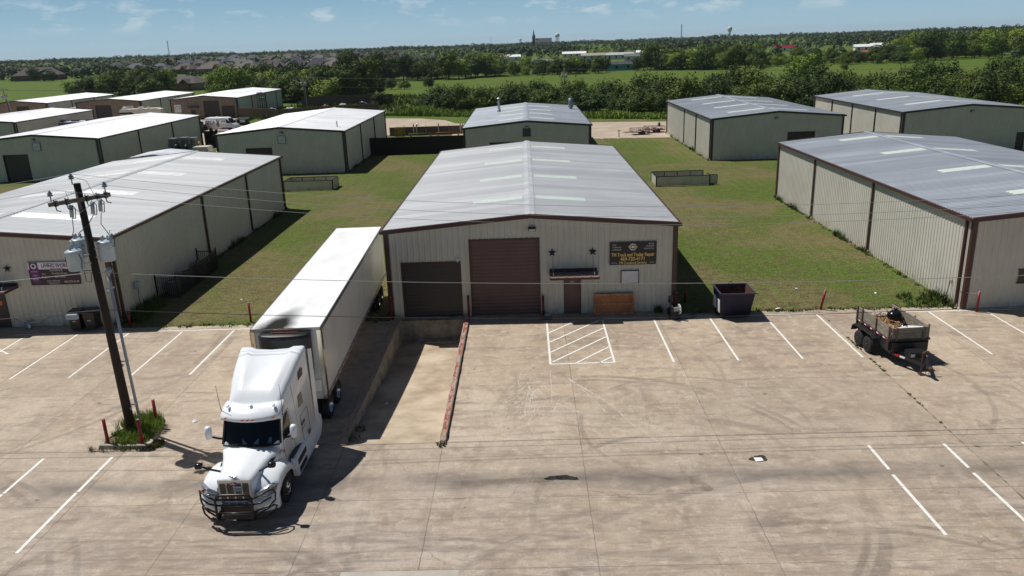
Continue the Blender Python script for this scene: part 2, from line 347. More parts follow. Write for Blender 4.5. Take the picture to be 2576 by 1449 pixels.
def grass_mat(name, g1, g2, br, kbr, sc=1.0, patch=.05, mow=0):
    t = NT(name); t.set(.95, spec=.1)
    a = t.noise(2.6*sc, 6, .7); b = t.noise(patch, 5, .6, None, .5); f = t.noise(11*sc, 4, .7); cl = t.noise(1.1*sc, 6, .75, t.mp((1,2.2,1)))
    c = t.mix(t.rng(a, .3, .7), g1, g2)
    pb = t.rng(t.math('ADD', b, t.math('MULTIPLY', t.math('SUBTRACT', cl, .5), .55)), .5-kbr, .5+kbr)
    c = t.mix(pb, c, br); m2 = t.noise(4.5*sc, 5, .75); c = t.mix(t.rng(m2, .48, .6, 0, .65), c, dark(br, 1.25)); c = t.mix(t.rng(cl, .48, .62, 0, .75), c, dark(br, .5)); c = t.mix(t.rng(f, .42, .65, 0, .8), c, dark(g1, .35))
    if mow:
        w = t.n('ShaderNodeTexWave', bands_direction='X'); w.inputs['Scale'].default_value = .35; w.inputs['Distortion'].default_value = 2.5; w.inputs['Detail'].default_value = 3; t.l(t.coord(), w.inputs['Vector'])
        w.inputs['Detail Scale'].default_value = 3; c = t.mix(t.math('MULTIPLY', t.rng(w.outputs['Fac'], .55, .9), t.rng(t.noise(.12, 3), .4, .6, 0, .2)), c, dark(g2, 1.2))
    t.base(c); t.bump(t.math('ADD', m2, f), .8, .12); return t.m
M['lawn'] = grass_mat('lawn_grass', S(74,100,36), S(98,121,48), S(128,116,84), .07, .8, .11, .08)
M['field'] = grass_mat('field_grass', S(74,106,38), S(90,122,46), S(104,114,56), .2, .35, .012)
def leaf_mat(name, c1, c2, k=.6, isl=.3):
    t = NT(name); t.set(.75, spec=.25)
    oi = t.n('ShaderNodeObjectInfo'); n = t.noise(.55, 3)
    geo = t.n('ShaderNodeNewGeometry')
    c = t.mix(t.rng(n, .3, .7), c1, c2); c = t.mix(t.rng(oi.outputs['Random'], .45, 1, 0, k), c, (c2[0]*1.55, c2[1]*1.28, c2[2]*1.15, 1)); c = t.mix(t.rng(oi.outputs['Random'], .0, .35, k, 0), c, dark(c1, .62)); c = t.mix(t.math('MULTIPLY', geo.outputs['Random Per Island'], isl), c, dark(c1, .5))
    t.base(c)
    t.b.inputs['Transmission Weight'].default_value = 0
    return t.m
M['leaf'] = leaf_mat('foliage', S(72,92,34), S(90,108,44))
M['leaf_dark'] = leaf_mat('dark_foliage', S(54,74,32), S(68,88,38))
M['leaf_light'] = leaf_mat('light_foliage', S(106,130,46), S(126,146,60))
M['leaf_far'] = leaf_mat('far_foliage', S(44,62,40), S(54,72,46), .2, .15)
M['blade'] = leaf_mat('grass_blades', S(92,122,42), S(118,142,58))
M['weed'] = leaf_mat('weed_blades', S(66,88,34), S(88,108,44))
M['blade_dry'] = leaf_mat('dry_grass_blades', S(98,98,56), S(86,100,46))
# ============================================================ THE SETTING
DX0, DX1, DY0, DY1, DZ = -7.05, -3.6, -14.05, -.28, -1.22   # dock pit
def terr(x, y):
    d = math.hypot(x, y+40); return max(0, min(7.5, .0065*(d-380)))
def grid(xs, ys, keep, zf):
    mb = MB(); idx = {}
    for j in range(len(ys)-1):
        for i in range(len(xs)-1):
            if not keep((xs[i]+xs[i+1])/2, (ys[j]+ys[j+1])/2): continue
            q = []
            for a, b in ((i,j),(i+1,j),(i+1,j+1),(i,j+1)):
                if (a,b) not in idx: idx[(a,b)] = len(mb.v); mb.v.append(Vector((xs[a],ys[b],zf(xs[a],ys[b]))))
                q.append(idx[(a,b)])
            mb.f.append(q); mb.mi.append(0); mb.sf.append(True)
    return mb
lot = MB(); E0 = -.45
for x0, x1, y0, y1 in ((-220,DX0-.3,-90,E0),(DX1+.24,220,-90,E0),(DX0-.3,DX1+.24,-90,DY0),(-7.62,7.62,E0,.3)):
    if y1 == .3:
        lot.quad((x0,y0,0),(DX0-.3,y0,0),(DX0-.3,y1,0),(x0,y1,0)); lot.quad((DX1+.24,y0,0),(x1,y0,0),(x1,y1,0),(DX1+.24,y1,0))
    else: lot.quad((x0,y0,0),(x1,y0,0),(x1,y1,0),(x0,y1,0))
lot.quad((-38,E0,0),(-22.6,E0,0),(-22.6,.4,0),(-38,.4,0)); lot.quad((22.1,E0,0),(38,E0,0),(38,-.2,0),(22.1,-.2,0))
struct(lot.build('parking_lot', M['lot']))
rp = MB(); n = 8
for i in range(n):
    a, b = DY0+(DY1-DY0)*i/n, DY0+(DY1-DY0)*(i+1)/n
    za, zb = DZ*(1-(1-i/n)**1.25) if i else 0, DZ*(1-(1-(i+1)/n)**1.25)
    rp.quad((DX0,a,za),(DX1,a,za),(DX1,b,zb),(DX0,b,zb))
struct(rp.build('dock_ramp', M['ramp']))
lx = [-220,-160,-120]+[x for x in range(-100,101,5)]+[120,160,220]
ly = [-.02-.4]+[2.5*i for i in range(1,44)]
def lawnkeep(x, y): return -220 < x < 220 and y < 107.5
struct(grid(lx, ly, lambda x, y: True, lambda x, y: -.02 if y < 0 else .03*math.sin(x*.31+y*.17)*math.sin(y*.23) ).build('lawn', M['lawn']))
fx = [-6000,-3500,-2000,-1300,-900,-600,-450,-330,-220,-110,0,110,220,330,450,600,900,1300,2000,3500,6000]
fy = [-600,-90,ly[0],ly[-1]]+[150,200,250,300,350,420,500,600,750,1000,1400,2000,3000,4500,9000]
struct(grid(fx, fy, lambda x, y: not (-220 < x < 220 and y < ly[-1] and y > -90), lambda x, y: terr(x, y)-.02).build('field', M['field']))
ln = MB()
ln.quad((-10,81.2,.05),(24,76.4,.05),(24,100.2,.05),(-11.5,108.3,.05)); ln.quad((24,76.4,.05),(140,62,.05),(140,72,.05),(24,100.2,.05))
bulb = [(-12,92),(-10,93),(-11.5,108.3),(-13,109),(-15.6,116),(-21,121.5),(-28,124.3),(-40,124),(-40,92)]
ln.add([(x,y,.045) for x,y in bulb], [tuple(range(len(bulb)))])
ln.quad((-10,81.2,.05),(-11.5,108.3,.05),(-12,92,.05),(-12,83,.05))
struct(ln.build('lane', M['lane']))
l2 = MB(); l2.quad((-135,86,.05),(-50,86,.05),(-50,118,.05),(-135,118,.05)); l2.quad((-135,118,.05),(-61,118,.05),(-64,138.5,.05),(-135,138.5,.05))
struct(l2.build('yard_pavement', M['lane']))
# painted markings
pl = MB()
def stripe(mb, x0, y0, x1, y1, w=.1, z=.005, seg=1):
    d = Vector((x1-x0, y1-y0, 0)); n_ = Vector((-d.y, d.x, 0)).normalized()*w/2
    a = Vector((x0,y0,z)); b = Vector((x1,y1,z)); mb.quad(a-n_, b-n_, b+n_, a+n_)
for x in (-29.6,-26.9,-24.15,-21.4,-18.53,-15.78): stripe(pl, x, -7.1, x, -1.3)
for x in (-26.85,): stripe(pl, x+.6, -3.9, x-2.4, -1.7, .1, .009); stripe(pl, x+.1, -5.2, x-3.4, -2.6, .1, .009)
for x in (6.33,9.24,12.12,14.8,17.7,20.55,23.43,26.3,29.2,32.1): stripe(pl, x, -7.05, x, -1.25)
stripe(pl, -27.6, -1.1, -11.4, -1.1); stripe(pl, 3.72, -1.02, 34, -1.28)
for x in (.745, 3.66): stripe(pl, x, -6.93, x, -1.2)
stripe(pl, .745, -6.95, 3.66, -6.9, .11, .009)
for a, b in (((.8,-2.9),(2.2,-1.3)),((.8,-4.2),(3.5,-1.2)),((.8,-5.5),(3.6,-2.4)),((.85,-6.7),(3.6,-3.65)),((1.9,-6.9),(3.6,-5.0)),((3.0,-6.9),(3.6,-6.25))): stripe(pl, *a, *b, .1, .009)
for x in (-18.15,-15.6): stripe(pl, x, -20.3 if x > -16 else -18, x, -17.0, .11); stripe(pl, x+.02, -16.95, x+.02, -14.6, .11)
for x in (11.73,14.36,17.1): stripe(pl, x, -16.66, x, -15.0, .11); stripe(pl, x+.02, -20.33, x-.02, -16.98, .11)
for x in (11.4, 13.7, 16.2): stripe(pl, x, 77.4, x-.9, 80.3, .12, .06)
struct(pl.build('parking_lines', M['white_line']))
def alpha_mat(name, col, sc, lo, hi, mx=(1,1,1), k=1.):
    t = NT(name); t.set(.8); t.base(col); nz = t.noise(sc, 6, .7, t.mp(mx)); al = t.rng(nz, lo, hi, 0, k); t.l(al, t.b.inputs['Alpha']); return t.m
M['scuff'] = alpha_mat('paint_scuffs', S(226,218,206), 3, .35, .65, (1,1,1), .7)
M['puddle'] = pm('oil_puddle', S(38,34,30), .25, c2=S(62,54,46), scale=5)
M['damp'] = pm('damp_patch', S(118,102,86), .6, c2=S(102,90,78), scale=2)
sm = MB()
def streak(mb, pts, w, z=.006):
    for (x0,y0),(x1,y1) in zip(pts[:-1], pts[1:]): stripe(mb, x0, y0, x1, y1, w, z)
rs_ = random.Random(3); zz = .0055
def scribble(cx, cy, rx, ry, n_, w):
    global zz
    for k in range(n_):
        x, y = cx+rs_.gauss(0,rx), cy+rs_.gauss(0,ry); an = rs_.uniform(-2.2,-1.0); pts = [(x,y)]
        for q in range(rs_.randint(3,7)): an += rs_.uniform(-.45,.45); x += .22*math.cos(an); y += .22*math.sin(an)*1.3; pts.append((x,y))
        zz += .00002; streak(sm, pts, w*rs_.uniform(.5,1.6), zz)
scribble(-.2,-9.6,.35,.9,34,.022); scribble(.1,-10.3,.6,1.2,14,.03); scribble(1.9,-10,.7,1.2,10,.02); scribble(6.6,-10.6,.7,.9,12,.018); scribble(9.0,-10.2,.4,.9,9,.02)
streak(sm, [(.7,-7.8),(.72,-9.6),(.66,-11.0)], .05, .0086); streak(sm, [(1.45,-8.5),(2.1,-10),(2.75,-11.9)], .05, .0088)
streak(sm, [(1.5,-8.7),(2.3,-10.0),(3.1,-11.4),(3.6,-12.9),(4.4,-14.4)], .07, .009)
struct(sm.build('paint_scuffs', M['scuff']))
def blob(mb, cx, cy, rx, ry, z, seed, n=28, rz=0):
    r = random.Random(seed); ph = [r.uniform(0, 6.28) for _ in range(5)]
    pts = []
    for k in range(n):
        t = 2*PI*k/n; q = 1+.16*math.sin(2*t+ph[0])+.12*math.sin(3*t+ph[1])+.09*math.sin(5*t+ph[2])+.05*math.sin(9*t+ph[3])
        x, y = rx*q*math.cos(t), ry*q*math.sin(t); pts.append((cx+x*math.cos(rz)-y*math.sin(rz), cy+x*math.sin(rz)+y*math.cos(rz), z))
    mb.add(pts, [tuple(range(n))])
pd = MB(); blob(pd, .75, -16.72, .46, .17, .006, 3); blob(pd, 1.12, -16.78, .25, .09, .007, 5); struct(pd.build('oil_puddle', M['puddle']))
M['stain'] = alpha_mat('wash_stain', S(112,98,84), 1.6, .34, .72, (1,1,1), .42)
dp = MB(); stripe(dp, -2.6, -16.95, .5, -16.8, .36, .005); blob(dp, 5.28, -17.3, .25, .5, .0052, 12, rz=.3); struct(dp.build('wash_stain', M['stain']))
lp = MB(); lp.quad((-5.62,-24,.004),(-2.3,-24,.004),(-2.3,-21.47,.004),(-5.62,-21.47,.004)); struct(lp.build('concrete_patch', pm('new_concrete', S(176,170,160), .8, c2=S(160,152,142), scale=1.3)))
hole = MB(); blob(hole, 7.66, -15.75, .27, .24, .005, 21); hole.m = 1; hole.quad((7.5,-15.98,.02),(7.78,-15.94,.03),(7.74,-15.76,.05),(7.48,-15.72,.03)); struct(hole.build('pothole', [pm('pothole_dirt', S(60,50,34), .9), M['white_paint']]))
# dock retaining walls
def peel_mat(nm, th):
    t = NT(nm); t.set(.75); n = t.noise(3.6, 8, .8, t.mp((1.6,.45,1)))
    c = t.mix(t.rng(n, th, th+.04), S(138,56,52), S(160,140,122)); t.base(t.mix(t.rng(t.noise(7,4), .5, .7, 0, .5), c, S(150,130,112))); t.bump(n, .4, .03); return t.m
M['peel'] = peel_mat('peeling_red_paint', .47); M['peel2'] = peel_mat('worn_red_paint', .40)
def dock_wall(x0, x1, label, ext=.0):
    t = thing('dock_wall', label, 'retaining wall', ((x0+x1)/2, -7.1, 0)); h = (x1-x0)/2
    a = MB(); r = random.Random(int(x0*10)); ys = [DY0-.1+7.1+i*(DY1-DY0+.1)/40 for i in range(41)]; secs = []
    for i, y in enumerate(ys):
        zt = .16+r.uniform(-.02,.02)-(.12 if i == 0 else 0); zt += .1*(1 if 18 < i < 24 else 0)*0
        e = r.uniform(-.015,.015); secs.append([(-h,y,DZ-.1),(h,y,DZ-.1),(h+e*.5,y,zt-.02),(h-.03+e,y,zt),(-h+.03+e,y,zt),(-h+e*.5,y,zt-.02)])
    a.loft(secs); a.build('wall', M['conc_wall'], t)
    b = MB(); secs2 = [[(s_[3][0],s_[3][1],s_[3][2]+.004),(s_[4][0],s_[4][1],s_[4][2]+.004)] for s_ in secs]
    b.loft(secs2, cap=False, closed=False)
    sgn = 1
    sd = [[(s_[2][0]+.004,s_[2][1],s_[2][2]),(s_[2][0]+.004,s_[2][1],.0)] for s_ in secs]; b.loft(sd, cap=False, closed=False)
    b.build('painted_top', M['peel2' if x0 < -6 else 'peel'], t); return t
dock_wall(DX0-.3, DX0, 'cracked concrete dock wall with faded red top, nearest the parked trailer')
dock_wall(DX1, DX1+.24, 'concrete dock wall with peeling red and white top, on the open parking side')
t = thing('dock_wall', 'stained concrete end wall of the loading dock below the small black door', 'retaining wall', ((DX0+DX1)/2, 0, 0))
a = MB(); a.box(DX0-(DX0+DX1)/2, DX1-(DX0+DX1)/2, DY1, .35, DZ-.1, -.003); a.build('wall', M['conc_wall'], t)
a = MB(); a.tube([(-1.25,DY1-.03,-.05),(-1.27,DY1-.05,-.6),(-1.24,DY1-.06,-1.15)], .02); a.build('hose', M['steel'], t)
a = MB(); a.box(-.9,1.7,DY1-.62,DY1-.02,DZ,DZ+.12); a.build('drain_curb', M['conc_wall'], t)
# ============================================================ BUILDINGS
def ribwall(mb, p0, d, L, z0, ztop, nrm, ops=(), pitch=.305, hh=.032):
    p0 = Vector(p0); d = Vector(d); nrm = Vector(nrm); bp = []
    n_ = int(round(L/pitch)); pitch = L/n_
    for i in range(n_):
        for o, h in ((0,0),(pitch-.115,0),(pitch-.085,1),(pitch-.03,1)): bp.append((i*pitch+o, h))
    bp.append((L, 0))
    def height(s):
        for (s0,h0),(s1,h1) in zip(bp[:-1], bp[1:]):
            if s0 <= s <= s1: return h0+(h1-h0)*(s-s0)/max(1e-6, s1-s0)
        return 0
    cuts = []
    for (a, b, za, zb) in ops:
        for s in (a, b): cuts.append((s, height(s)))
    pts = sorted(set(bp+cuts))
    for (s0,h0),(s1,h1) in zip(pts[:-1], pts[1:]):
        if s1-s0 < 1e-5: continue
        mid = (s0+s1)/2; iv = [[z0, None]]
        for (a, b, za, zb) in ops:
            if a < mid < b:
                new = []
                if za > z0+.01: new.append([z0, za])
                new.append([zb, None]); iv = new
        for lo_, hi_ in iv:
            A = p0+d*s0+nrm*(h0*hh); B = p0+d*s1+nrm*(h1*hh)
            za = ztop(s0) if hi_ is None else hi_; zb2 = ztop(s1) if hi_ is None else hi_
            mb.quad((A.x,A.y,lo_),(B.x,B.y,lo_),(B.x,B.y,zb2),(A.x,A.y,za))
def ribroof(mb, w, y0, y1, He, Hr, side, x0f=0., x1f=1., dz=0., pitch=.305, hh=.035):
    n_ = max(1, int(round((y1-y0)/pitch))); p = (y1-y0)/n_; prof = []
    for i in range(n_): prof += [(y0+i*p,0),(y0+i*p+p-.13,0),(y0+i*p+p-.095,hh),(y0+i*p+p-.035,hh)]
    prof.append((y1,0)); xa, xb = side*w*x0f, side*w*x1f
    zf = lambda x: Hr-(Hr-He)*abs(x)/w+dz
    vs = [(xa,y,zf(xa)+h) for y,h in prof]+[(xb,y,zf(xb)+h) for y,h in prof]; m = len(prof)
    mb.add(vs, [((k,k+1,m+k+1,m+k) if side < 0 else (k,m+k,m+k+1,k+1)) for k in range(m-1)])
def warehouse(x0, x1, y0, L, He, Hr, label, trim='trim_brown', doors=(), pdoors=(), front='wall', roof='roof', skyl=(), skymat='skylight', downs=(), z0=0., group=None, name='warehouse', far=False, frames=True):
    w = (x1-x0)/2; cx = (x0+x1)/2; T = M[trim]
    t = thing(name, label, 'warehouse', (cx, y0, 0), 0, group)
    hf = lambda x: Hr-(Hr-He)*abs(x)/w
    ops = [(a-x0, b-x0, za, zb) for (a,b,za,zb,_) in doors]+[(a-x0, b-x0, 0, zb) for (a,b,zb,_) in pdoors]
    mb = MB()
    if front == 'wall': ribwall(mb, (-w,0,0), (1,0,0), 2*w, 0, lambda s: hf(s-w)-.03, (0,-1,0), ops); mb.build('front_wall', M['wall'], t)
    else:
        bp = sorted({-w, 0, w}|{a-w for a,b,_,_ in ops}|{b-w for a,b,_,_ in ops})
        for s0, s1 in zip(bp[:-1], bp[1:]):
            lo_ = 0
            for a,b,za,zb in ops:
                if a-w < (s0+s1)/2 < b-w: lo_ = zb
            mb.quad((s0,0,lo_),(s1,0,lo_),(s1,0,hf(s1)-.03),(s0,0,hf(s0)-.03))
        mb.build('front_wall', M['brick'], t)
    for sx_, nm in ((-1,'side_wall'),(1,'side_wall')):
        mb = MB(); ribwall(mb, (sx_*w, 0 if sx_ > 0 else L, 0), (0,sx_,0), L, 0, lambda s: He-.03, (sx_,0,0)); mb.build(nm, M['wall'], t)
    mb = MB(); mb.quad((w,L,0),(-w,L,0),(-w,L,He-.03),(0,L,Hr-.03),(w,L,He-.03)); mb.build('rear_wall', M['wall'], t)
    ro = MB(); W2 = w+.12; HE = Hr-(Hr-He)*W2/w
    for sd in (-1,1): ribroof(ro, W2, -.12, L+.12, HE, Hr, sd)
    rf = ro.build('roof', M[roof], t)
    rc = MB(); rc.add([(-.28,-.13,Hr-.28*(Hr-He)/w+.045),(0,-.13,Hr+.062),(.28,-.13,Hr-.28*(Hr-He)/w+.045),(-.28,L+.13,Hr-.28*(Hr-He)/w+.045),(0,L+.13,Hr+.062),(.28,L+.13,Hr-.28*(Hr-He)/w+.045)], [(0,1,4,3),(1,2,5,4)])
    rc.build('ridge_cap', M[roof], rf)
    for (sd, ya, fa, fb, wd, *km) in skyl:
        sk = MB(); p = (L+.24)/max(1, int(round((L+.24)/.305))); k = round((ya+.12)/p)
        ribroof(sk, W2, -.12+k*p, -.12+(k+wd)*p, HE, Hr, sd, fa, fb, .007, p); sk.build('skylight', M[km[0] if km else skymat], rf)
    # trim
    for sd in (-1,1):
        rk = MB(); z_a, z_b = hf(0), HE
        for yy in ((-.16,-.02),(L+.02,L+.16)):
            rk = MB()
            P = [(0,z_a+.05),(sd*W2,z_b+.05),(sd*W2,z_b-.17),(0,z_a-.17)]
            if sd > 0: P = P[::-1]
            rk.wallprism(P, yy[0]-.02, yy[1]); rk.build('rake_trim', T, t)
        g = MB(); xg = sd*(W2+.07); g.box(xg-.07, xg+.07, -.18, L+.18, HE-.15, HE+.005); g.build('gutter', T, t)
        for yc in (0, L):
            c = MB(); s2 = -1 if yc == 0 else 1
            c.box(sd*w-.05*(sd < 0)-.17*(sd > 0), sd*w+.05*(sd > 0)+.17*(sd < 0), yc+(-.055 if s2 < 0 else .002), yc+(-.002 if s2 < 0 else .055), 0, He-.17)
            c.box(sd*w+(.002 if sd > 0 else -.055), sd*w+(.055 if sd > 0 else -.002), yc-(.053 if s2 < 0 else .17), yc+(.17 if s2 < 0 else .053), 0, He-.17)
            c.build('corner_trim', T, t)
    for (sd, yd) in downs:
        g = MB(); xo = sd*(w+.1); g.box(xo-.06, xo+.06, yd-.06, yd+.06, .18, HE-.15); g.bar((xo,yd,.2),(xo+sd*.22,yd,.06),.11,.1); g.build('downspout', T, t)
    for (a, b, za, zb, mk) in doors:
        d = MB(); n_ = max(3, int(round((zb-za)/.2))); hs = (zb-za)/n_; xa, xb = a-cx, b-cx
        for i in range(n_):
            z_ = za+i*hs; d.quad((xa,.12,z_),(xb,.12,z_),(xb,.105,z_+hs*.45),(xa,.105,z_+hs*.45)); d.quad((xa,.105,z_+hs*.45),(xb,.105,z_+hs*.45),(xb,.12,z_+hs),(xa,.12,z_+hs))
        dr = d.build('overhead_door', M[mk], t)
        if frames:
            f = MB(); f.box(xa-.07,xa,-.045,.13,za,zb+.07); f.box(xb,xb+.07,-.045,.13,za,zb+.07); f.box(xa,xb,-.043,.13,zb,zb+.07); f.build('frame', T, dr)
    for (a, b, zb, mk) in pdoors:
        xa, xb = a-cx, b-cx; d = MB(); d.box(xa+.05,xb-.05,.0,.05,.03,zb-.05); dr = d.build('door', M[mk], t)
        f = MB(); f.box(xa,xa+.05,-.05,.06,0,zb); f.box(xb-.05,xb,-.05,.06,0,zb); f.box(xa+.05,xb-.05,-.048,.06,zb-.05,zb); f.build('frame', M['trim_dark'] if mk == 'door_dark' else T, dr)
        h = MB(); h.ball((xa+.13,-.05,.98),.035); h.ball((xa+.13,-.035,1.12),.03); h.cyl((xa+.13,0,.98),(xa+.13,-.05,.98),.015,n=6); h.build('handle', M['steel'], dr)
    return t
LB = 31.65; Hb = 4.85; Hk = 5.5
sk4 = lambda ys, a=.42, b=.05, wd=3: [(s_, y, b, a, wd) for y in ys for s_ in (-1,1)]
B0 = warehouse(-7.62, 7.62, 0, LB, Hb, Hk, 'beige metal warehouse with brown overhead doors and truck repair sign, in the middle', doors=[(-6.83,-3.78,0,3.03,'door_dark'),(-3.18,.4,0,4.19,'door_brown')], pdoors=[(1.72,2.62,2.1,'door_brown')], roof='roof_sunlit', skyl=[(s_, y, .05, .42, 3, 'skylight_old') for y in (4.3,12.0) for s_ in (-1,1)]+sk4((19.6,27.6)), downs=[(s_,y) for s_ in (-1,1) for y in (.4,10.5,21.1,31.2)])
BL = warehouse(-37.84, -22.6, .2, LB, Hb, Hk, 'beige metal warehouse behind the utility pole, with purple church sign', pdoors=[(-29.5,-28.6,2.1,'door_dark')], roof='roof_sunlit', skyl=[(-1,27.2,.06,.5,4),(1,27.2,.06,.5,4),(-1,19,.06,.5,4),(1,19,.06,.5,4),(-1,11,.06,.5,4),(1,11,.06,.5,4),(1,3.6,.06,.62,4),(-1,3.6,.06,.5,4)], skymat='skylight_white', downs=[(1,y) for y in (.4,13,22,31.2)])
BR = warehouse(22.4, 37.64, -1.0, LB, Hb, Hk, 'beige metal warehouse with sunlit ribbed side wall beyond the dump trailer', skyl=sk4((3.8,11.5,20,28.2), .45), downs=[(s_,y) for s_ in (-1,1) for y in (.5,11.7,22.3,31.2)])
B2C = warehouse(-7.3, 7.5, 53, 28.6, 4.7, 5.35, 'beige metal warehouse with two roof stacks, directly behind the repair shop', 'trim_dark', doors=[(-4.24,-1.33,0,2.89,'door_dark')], skyl=sk4((3.5,9.8,15.8,22.2), .45), downs=[(1,y) for y in (.4,14.3,28.2)])
B2M = warehouse(-36.5, -21.4, 53, 28.8, Hb, Hk, 'white-roofed metal warehouse joined to the black board fence', 'trim_dark', doors=[(-33.04,-30.1,0,3.1,'door_dark')], roof='roof_white_glare', skyl=[(1,6.5,.2,.7,2),(1,12.5,.2,.62,2),(1,17,.2,.6,2)], skymat='skylight', downs=[(1,y) for y in (.4,9.6,19.2,28.4)])
B2L = warehouse(-66.1, -50.9, 53.5, 31, Hb, Hk, 'white-roofed metal warehouse at the left edge behind the church building', 'trim_dark', doors=[(-62.5,-59.6,0,3.15,'door_dark')], roof='roof_white_glare', skymat='skylight', downs=[(1,y) for y in (.4,10.3,20.6,30.6)])
B2R = warehouse(21.7, 36.9, 53.3, 29.8, Hb, Hk, 'beige metal warehouse with single security light and dark door, second row right', 'trim_dark', doors=[(30.6,33.6,0,3.0,'door_dark')], skyl=sk4((4,11,17.8,25.2), .62), downs=[(-1,y) for y in (.4,8.5,16,29.3)])
B2X = warehouse(44.2, 59.6, 54.2, 29.5, Hb, Hk, 'beige metal warehouse at the right edge in the second row', 'trim_dark', pdoors=[(57.6,58.5,2.1,'door_dark')], skyl=sk4((6,14,22), .6), downs=[(-1,y) for y in (.4,7.5,14.8,22,29)])
B4 = warehouse(-96.5, -81.3, 86, 24, 4.6, 5.2, 'grey-roofed metal warehouse corner at the far left beside a utility pole', 'trim_dark', roof='roof_white_glare', downs=[(1,.4)])
for (a, b, y, e, k, dd, pd_, lab, Lb) in ((-118,-104.2,134,4.87,5.5,[(-110.9,-108.1,0,4.3,'door_dark'),(-107.6,-104.9,0,3.2,'door_dark')],(),'brick-fronted white-roofed warehouse, leftmost of the far brick row',30),
      (-99.4,-85,137,4.55,5.2,[(-95.2,-91.6,0,3.8,'door_dark'),(-98.5,-95.7,0,2.8,'door_dark')],(),'brick-fronted white-roofed warehouse with RV repair sign',30),
      (-78.75,-63.9,138,4.48,5.12,[(-71.4,-67.9,0,4.0,'door_dark'),(-67.4,-64.5,0,2.8,'door_dark')],[(-74.3,-73.3,2.1,'door_dark')],'brick-fronted white-roofed warehouse with two dark doors behind the white van',34)):
    warehouse(a, b, y, Lb, e, k, lab, 'trim_dark', doors=dd, pdoors=pd_, front='brick', roof='roof_white_glare', downs=[(1,i) for i in (.4,10,20,29)], frames=False)
# awnings (fixed to their buildings)
def awning(par, x0, x1, z, par_x, par_mat='black'):
    a = MB(); x0 -= par_x; x1 -= par_x; n_ = 6
    a.box(x0,x1,-1.22,-.04,z-.02,z+.05)
    for i in range(n_+1): xx = x0+(x1-x0)*i/n_; a.box(xx-.02,xx+.02,-1.2,-.05,z+.05,z+.085)
    aw = a.build('awning', pm('awning_metal', S(128,108,102), .5), par)
    f = MB(); f.box(x0-.03,x1+.03,-1.26,-1.22,z-.06,z+.055); f.box(x0-.03,x0,-1.22,-.05,z-.06,z+.053); f.box(x1,x1+.03,-1.22,-.05,z-.06,z+.053); f.box(x0,x1,-.1,-.04,z+.05,z+.22); f.build('fascia', M['trim_brown'], aw)
    u = MB(); u.quad((x0,-1.0,z-.024),(x1,-1.0,z-.024),(x1,-.06,z-.024),(x0,-.06,z-.024)); u.build('soffit', M['trim_brown'], aw); return aw
awning(B0, .98, 3.48, 2.32, 0); awning(BL, -30.6, -27.75, 2.32, -30.22)
awning(bpy.data.objects['warehouse.011'] if 'warehouse.011' in bpy.data.objects else B0, -75.0, -72.4, 2.6, (-78.75-63.9)/2)
def star(x, y, z, zr, label, group=None, r=.24):
    s = MB(); pts = []
    for k in range(10): a_ = PI/2+k*PI/5; q = r if k % 2 == 0 else r*.4; pts.append((q*math.cos(a_), q*math.sin(a_)))
    s.add([(px_,-.04,pz_) for px_,pz_ in pts]+[(0,-.1,0),(0,0,0)], [(k,(k+1)%10,10) for k in range(10)]+[((k+1)%10,k,11) for k in range(10)])
    t = thing('wall_star', label, 'star', (x, y, z), 0, group); s.build('star', M['black'], t)
    rd = MB(); rd.tube([(0,-.08,-.05),(.02,-.85,zr-z)], .012, 5); rd.build('tie_rod', M['steel'], t)
    rd = MB(); rd.tube([(.02,-.83,zr-z),(.02,-.83,zr-z+.14)], .03, 6); rd.build('turnbuckle', M['white_paint'], t); return t
star(1.13, -.04, 3.43, 2.4, 'black metal star above the awning, left of the pair over the shop door'); star(3.26, -.04, 3.43, 2.4, 'black metal star above the awning, right of the pair, nearer the repair sign')
star(-28.1, .16, 3.35, 2.4, 'black metal star on the church building left of the purple sign')
def signboard(x, y, z, w, h, mat, label, name='sign', frame=None, cat='sign', th=.03):
    t = thing(name, label, cat, (x, y, z)); b = MB(); b.box(-w/2,w/2,-.05-th,-.05,-h/2,h/2); b.build('panel', mat, t)
    if frame:
        f = MB(); e = .035
        for q in ((-w/2-e,w/2+e,-h/2-e,-h/2),(-w/2-e,w/2+e,h/2,h/2+e),(-w/2-e,-w/2,-h/2,h/2),(w/2,w/2+e,-h/2,h/2)): f.box(q[0],q[1],-.095,-.03,q[2],q[3])
        f.build('frame', frame, t)
    return t
sg = signboard(5.36, 0, 3.28, 2.44, 1.24, pm('sign_black', S(14,16,18), .35, c2=S(22,25,28), scale=1), 'black and gold truck and trailer repair sign on the shop wall')
F = -.083
text('TM Truck and Trailer Repair', .25, M['gold'], sg, (0,F,-.08), xs=.77, bold=.006); text('469-720-4171', .29, M['gold'], sg, (0,F,-.31), xs=.8, bold=.005); text('TM Crossdock Services', .2, M['gold'], sg, (0,F,-.52), xs=.76, bold=.003)
for s_, xx, zz in (('TIRES',-1.07,.46),('PM SERVICES',-1.07,.33),('SUSPENSION',-1.07,.2)): text(s_, .1, M['lettering_white'], sg, (xx,F,zz), xs=.8, align='LEFT')
for s_, xx, zz in (('BRAKES',1.1,.5),('A/C REPAIR',1.1,.37),('DIAGNOSTICS',1.1,.24)): text(s_, .1, M['lettering_white'], sg, (xx,F,zz), xs=.8, align='RIGHT')
text('CROSS DOCK', .075, M['lettering_white'], sg, (-.98,F,-.52), xs=.7); text('STORAGE', .075, M['lettering_white'], sg, (1.0,F,-.52), xs=.7)
gm = MB(); pts = []
for k in range(48): a_ = 2*PI*k/48; q = .2 if (k//2) % 2 == 0 else .165; pts.append((q*math.cos(a_), q*math.sin(a_)+.34))
ins_ = [(.135*math.cos(2*PI*k/48), .135*math.sin(2*PI*k/48)+.34) for k in range(48)]
